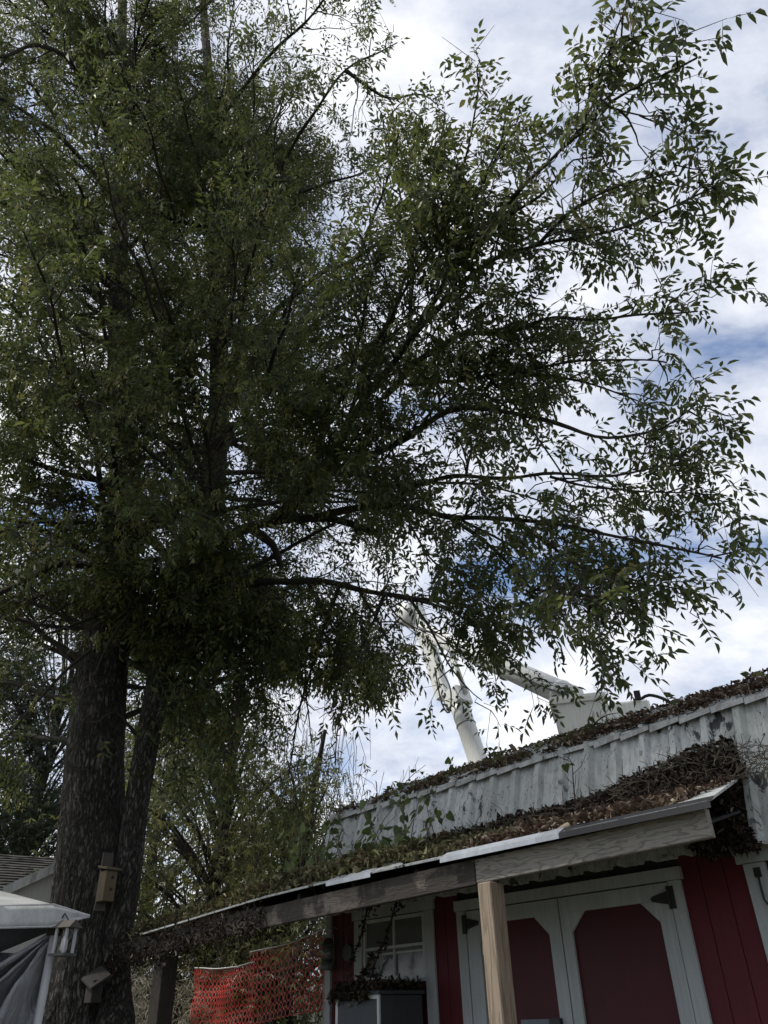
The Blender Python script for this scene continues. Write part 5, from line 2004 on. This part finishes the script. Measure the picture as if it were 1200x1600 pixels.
# ------------------------------------------------------------------ plants on the roof
def heart_leaf(seed):
    r = np.random.default_rng(seed)
    out_ = [(0, 0), (-0.12, 0.22), (0.05, 0.46), (0.38, 0.44), (0.72, 0.24), (1.0, 0.0)]
    V = [np.array([x, y, 0.14 * abs(y) - 0.16 * x * x]) for x, y in out_]
    V += [np.array([x, -y, 0.14 * abs(y) - 0.16 * x * x]) for x, y in out_[1:5]]
    V.append(np.array([0.4, 0, -0.03]))
    F = [[10, 0, 1], [10, 1, 2], [10, 2, 3], [10, 3, 4], [10, 4, 5], [10, 6, 0], [10, 7, 6], [10, 8, 7], [10, 9, 8], [10, 5, 9]]
    return np.array(V), F


HM = []
v_, f_ = heart_leaf(1)
me = mesh_np('leaf', v_, f_)
me.materials.append(MATS['vine_leaf'])
HM.append(me)


def put_leaf(parent, pos, axis, nrm, size_, me):
    X = unit(axis)
    Z = unit(nrm - X * np.dot(nrm, X))
    Y = np.cross(Z, X)
    M_ = Matrix(((X[0], Y[0], Z[0], 0), (X[1], Y[1], Z[1], 0), (X[2], Y[2], Z[2], 0), (0, 0, 0, 1)))
    o = bpy.data.objects.new('leaf', me)
    COL.objects.link(o)
    o.parent = parent
    o.location = np.asarray(pos) - wpos(parent)
    o.rotation_euler = M_.to_euler()
    o.scale = (size_,) * 3
    return o


vp = thing('climbing_plant', W(-5.0, 4.5, 2.62), 'green broad-leaved climber sprawling over the left end of the porch roof', 'climber')
stems = []
for k in range(38):
    s_ = random.uniform(-6.0, -3.85)
    d = random.uniform(3.9, 4.5)
    zb = PZ0 + (d - PD0) / (PD1 - PD0) * (PZ1 - PZ0)
    a = W(s_, d, zb)
    b = a + SU * random.uniform(-0.35, 0.35) + UPV * random.uniform(0.12, 0.5) - SN * random.uniform(0.0, 0.15)
    stems.append(smooth_line([a, (a + b) / 2 + SU * random.uniform(-0.08, 0.08) + UPV * 0.06, b], 0.06, 0.004))
mb = MB()
for L_ in stems:
    mb.tube(L_, np.linspace(0.005, 0.002, len(L_)), 5)
mb.build('stems', 'stalk', vp)['kind'] = 'stuff'
for L_ in stems:
    for k in range(random.randint(4, 9)):
        p = L_[random.randint(len(L_) // 4, len(L_) - 1)] + rng.normal(0, 0.03, 3)
        put_leaf(vp, p, SN * random.uniform(0.1, 1) + rng.normal(0, 0.6, 3) - UPV * random.uniform(0.2, 0.9), UPV * 0.6 + SN * 0.8 + rng.normal(0, 0.4, 3), random.uniform(0.03, 0.085), HM[0])


def sapling(name, label, pts_px, d, leaves, r0=0.007, side=8, sl=0.12, lm=None):
    P = [D_at(a, b, d) for a, b in pts_px]
    t_ = thing(name, P[0], label, 'sapling')
    L_ = smooth_line(P, 0.03, 0.002)
    mb = MB()
    mb.tube(L_, np.linspace(r0, 0.002, len(L_)), 6)
    for k in range(side):
        i = random.randint(len(L_) // 5, len(L_) - 2)
        T_ = unit(L_[i + 1] - L_[i])
        q = rng.normal(0, 1, 3)
        q = unit(q - T_ * np.dot(q, T_))
        l_ = sl * random.uniform(0.5, 1.4)
        mb.tube([L_[i], L_[i] + (T_ * 0.6 + q * 0.7) * l_ * 0.5, L_[i] + (T_ * 0.8 + q * 0.6) * l_], [0.0025, 0.002, 0.0012], 4)
    mb.build('stem', 'twig', t_)
    for k in range(leaves):
        i = random.randint(len(L_) // 2, len(L_) - 1)
        put_leaf(t_, L_[i] + rng.normal(0, 0.02, 3), rng.normal(0, 1, 3), UPV + rng.normal(0, 0.5, 3), random.uniform(0.03, 0.07), HM[0])
    return t_


sapling('sapling', 'bare thin sapling standing against the grey roof slope', [(900, 1262), (896, 1225), (893, 1190), (880, 1178)], 4.70, 2, 0.006, 9, 0.13)
sapling('sapling', 'arching bare shoot growing from the roof litter below the white bucket', [(922, 1150), (932, 1128), (950, 1117), (968, 1114)], 5.3, 3, 0.008, 10, 0.12)
sapling('sapling', 'upright twiggy shoot on the roof edge at the right of the bucket', [(950, 1132), (945, 1108), (938, 1085), (930, 1070)], 5.5, 0, 0.004, 7, 0.12)
sapling('sapling', 'tall thin shoot rising above the far left end of the shed roof', [(632, 1280), (626, 1250), (624, 1220)], 4.75, 5, 0.006, 8, 0.15)
sapling('sapling', 'long bare shoot leaning right above the roof end', [(612, 1250), (640, 1215), (665, 1195)], 5.4, 3, 0.005, 6, 0.15)
sapling('sapling', 'small leafy seedling on the roof edge near the boom', [(705, 1210), (706, 1200), (704, 1192)], 5.4, 6, 0.004, 2, 0.05)
sapling('sapling', 'tiny dark seedling on the ridge near the right edge', [(1172, 1062), (1172, 1056), (1171, 1052)], 5.6, 5, 0.004, 2, 0.04)
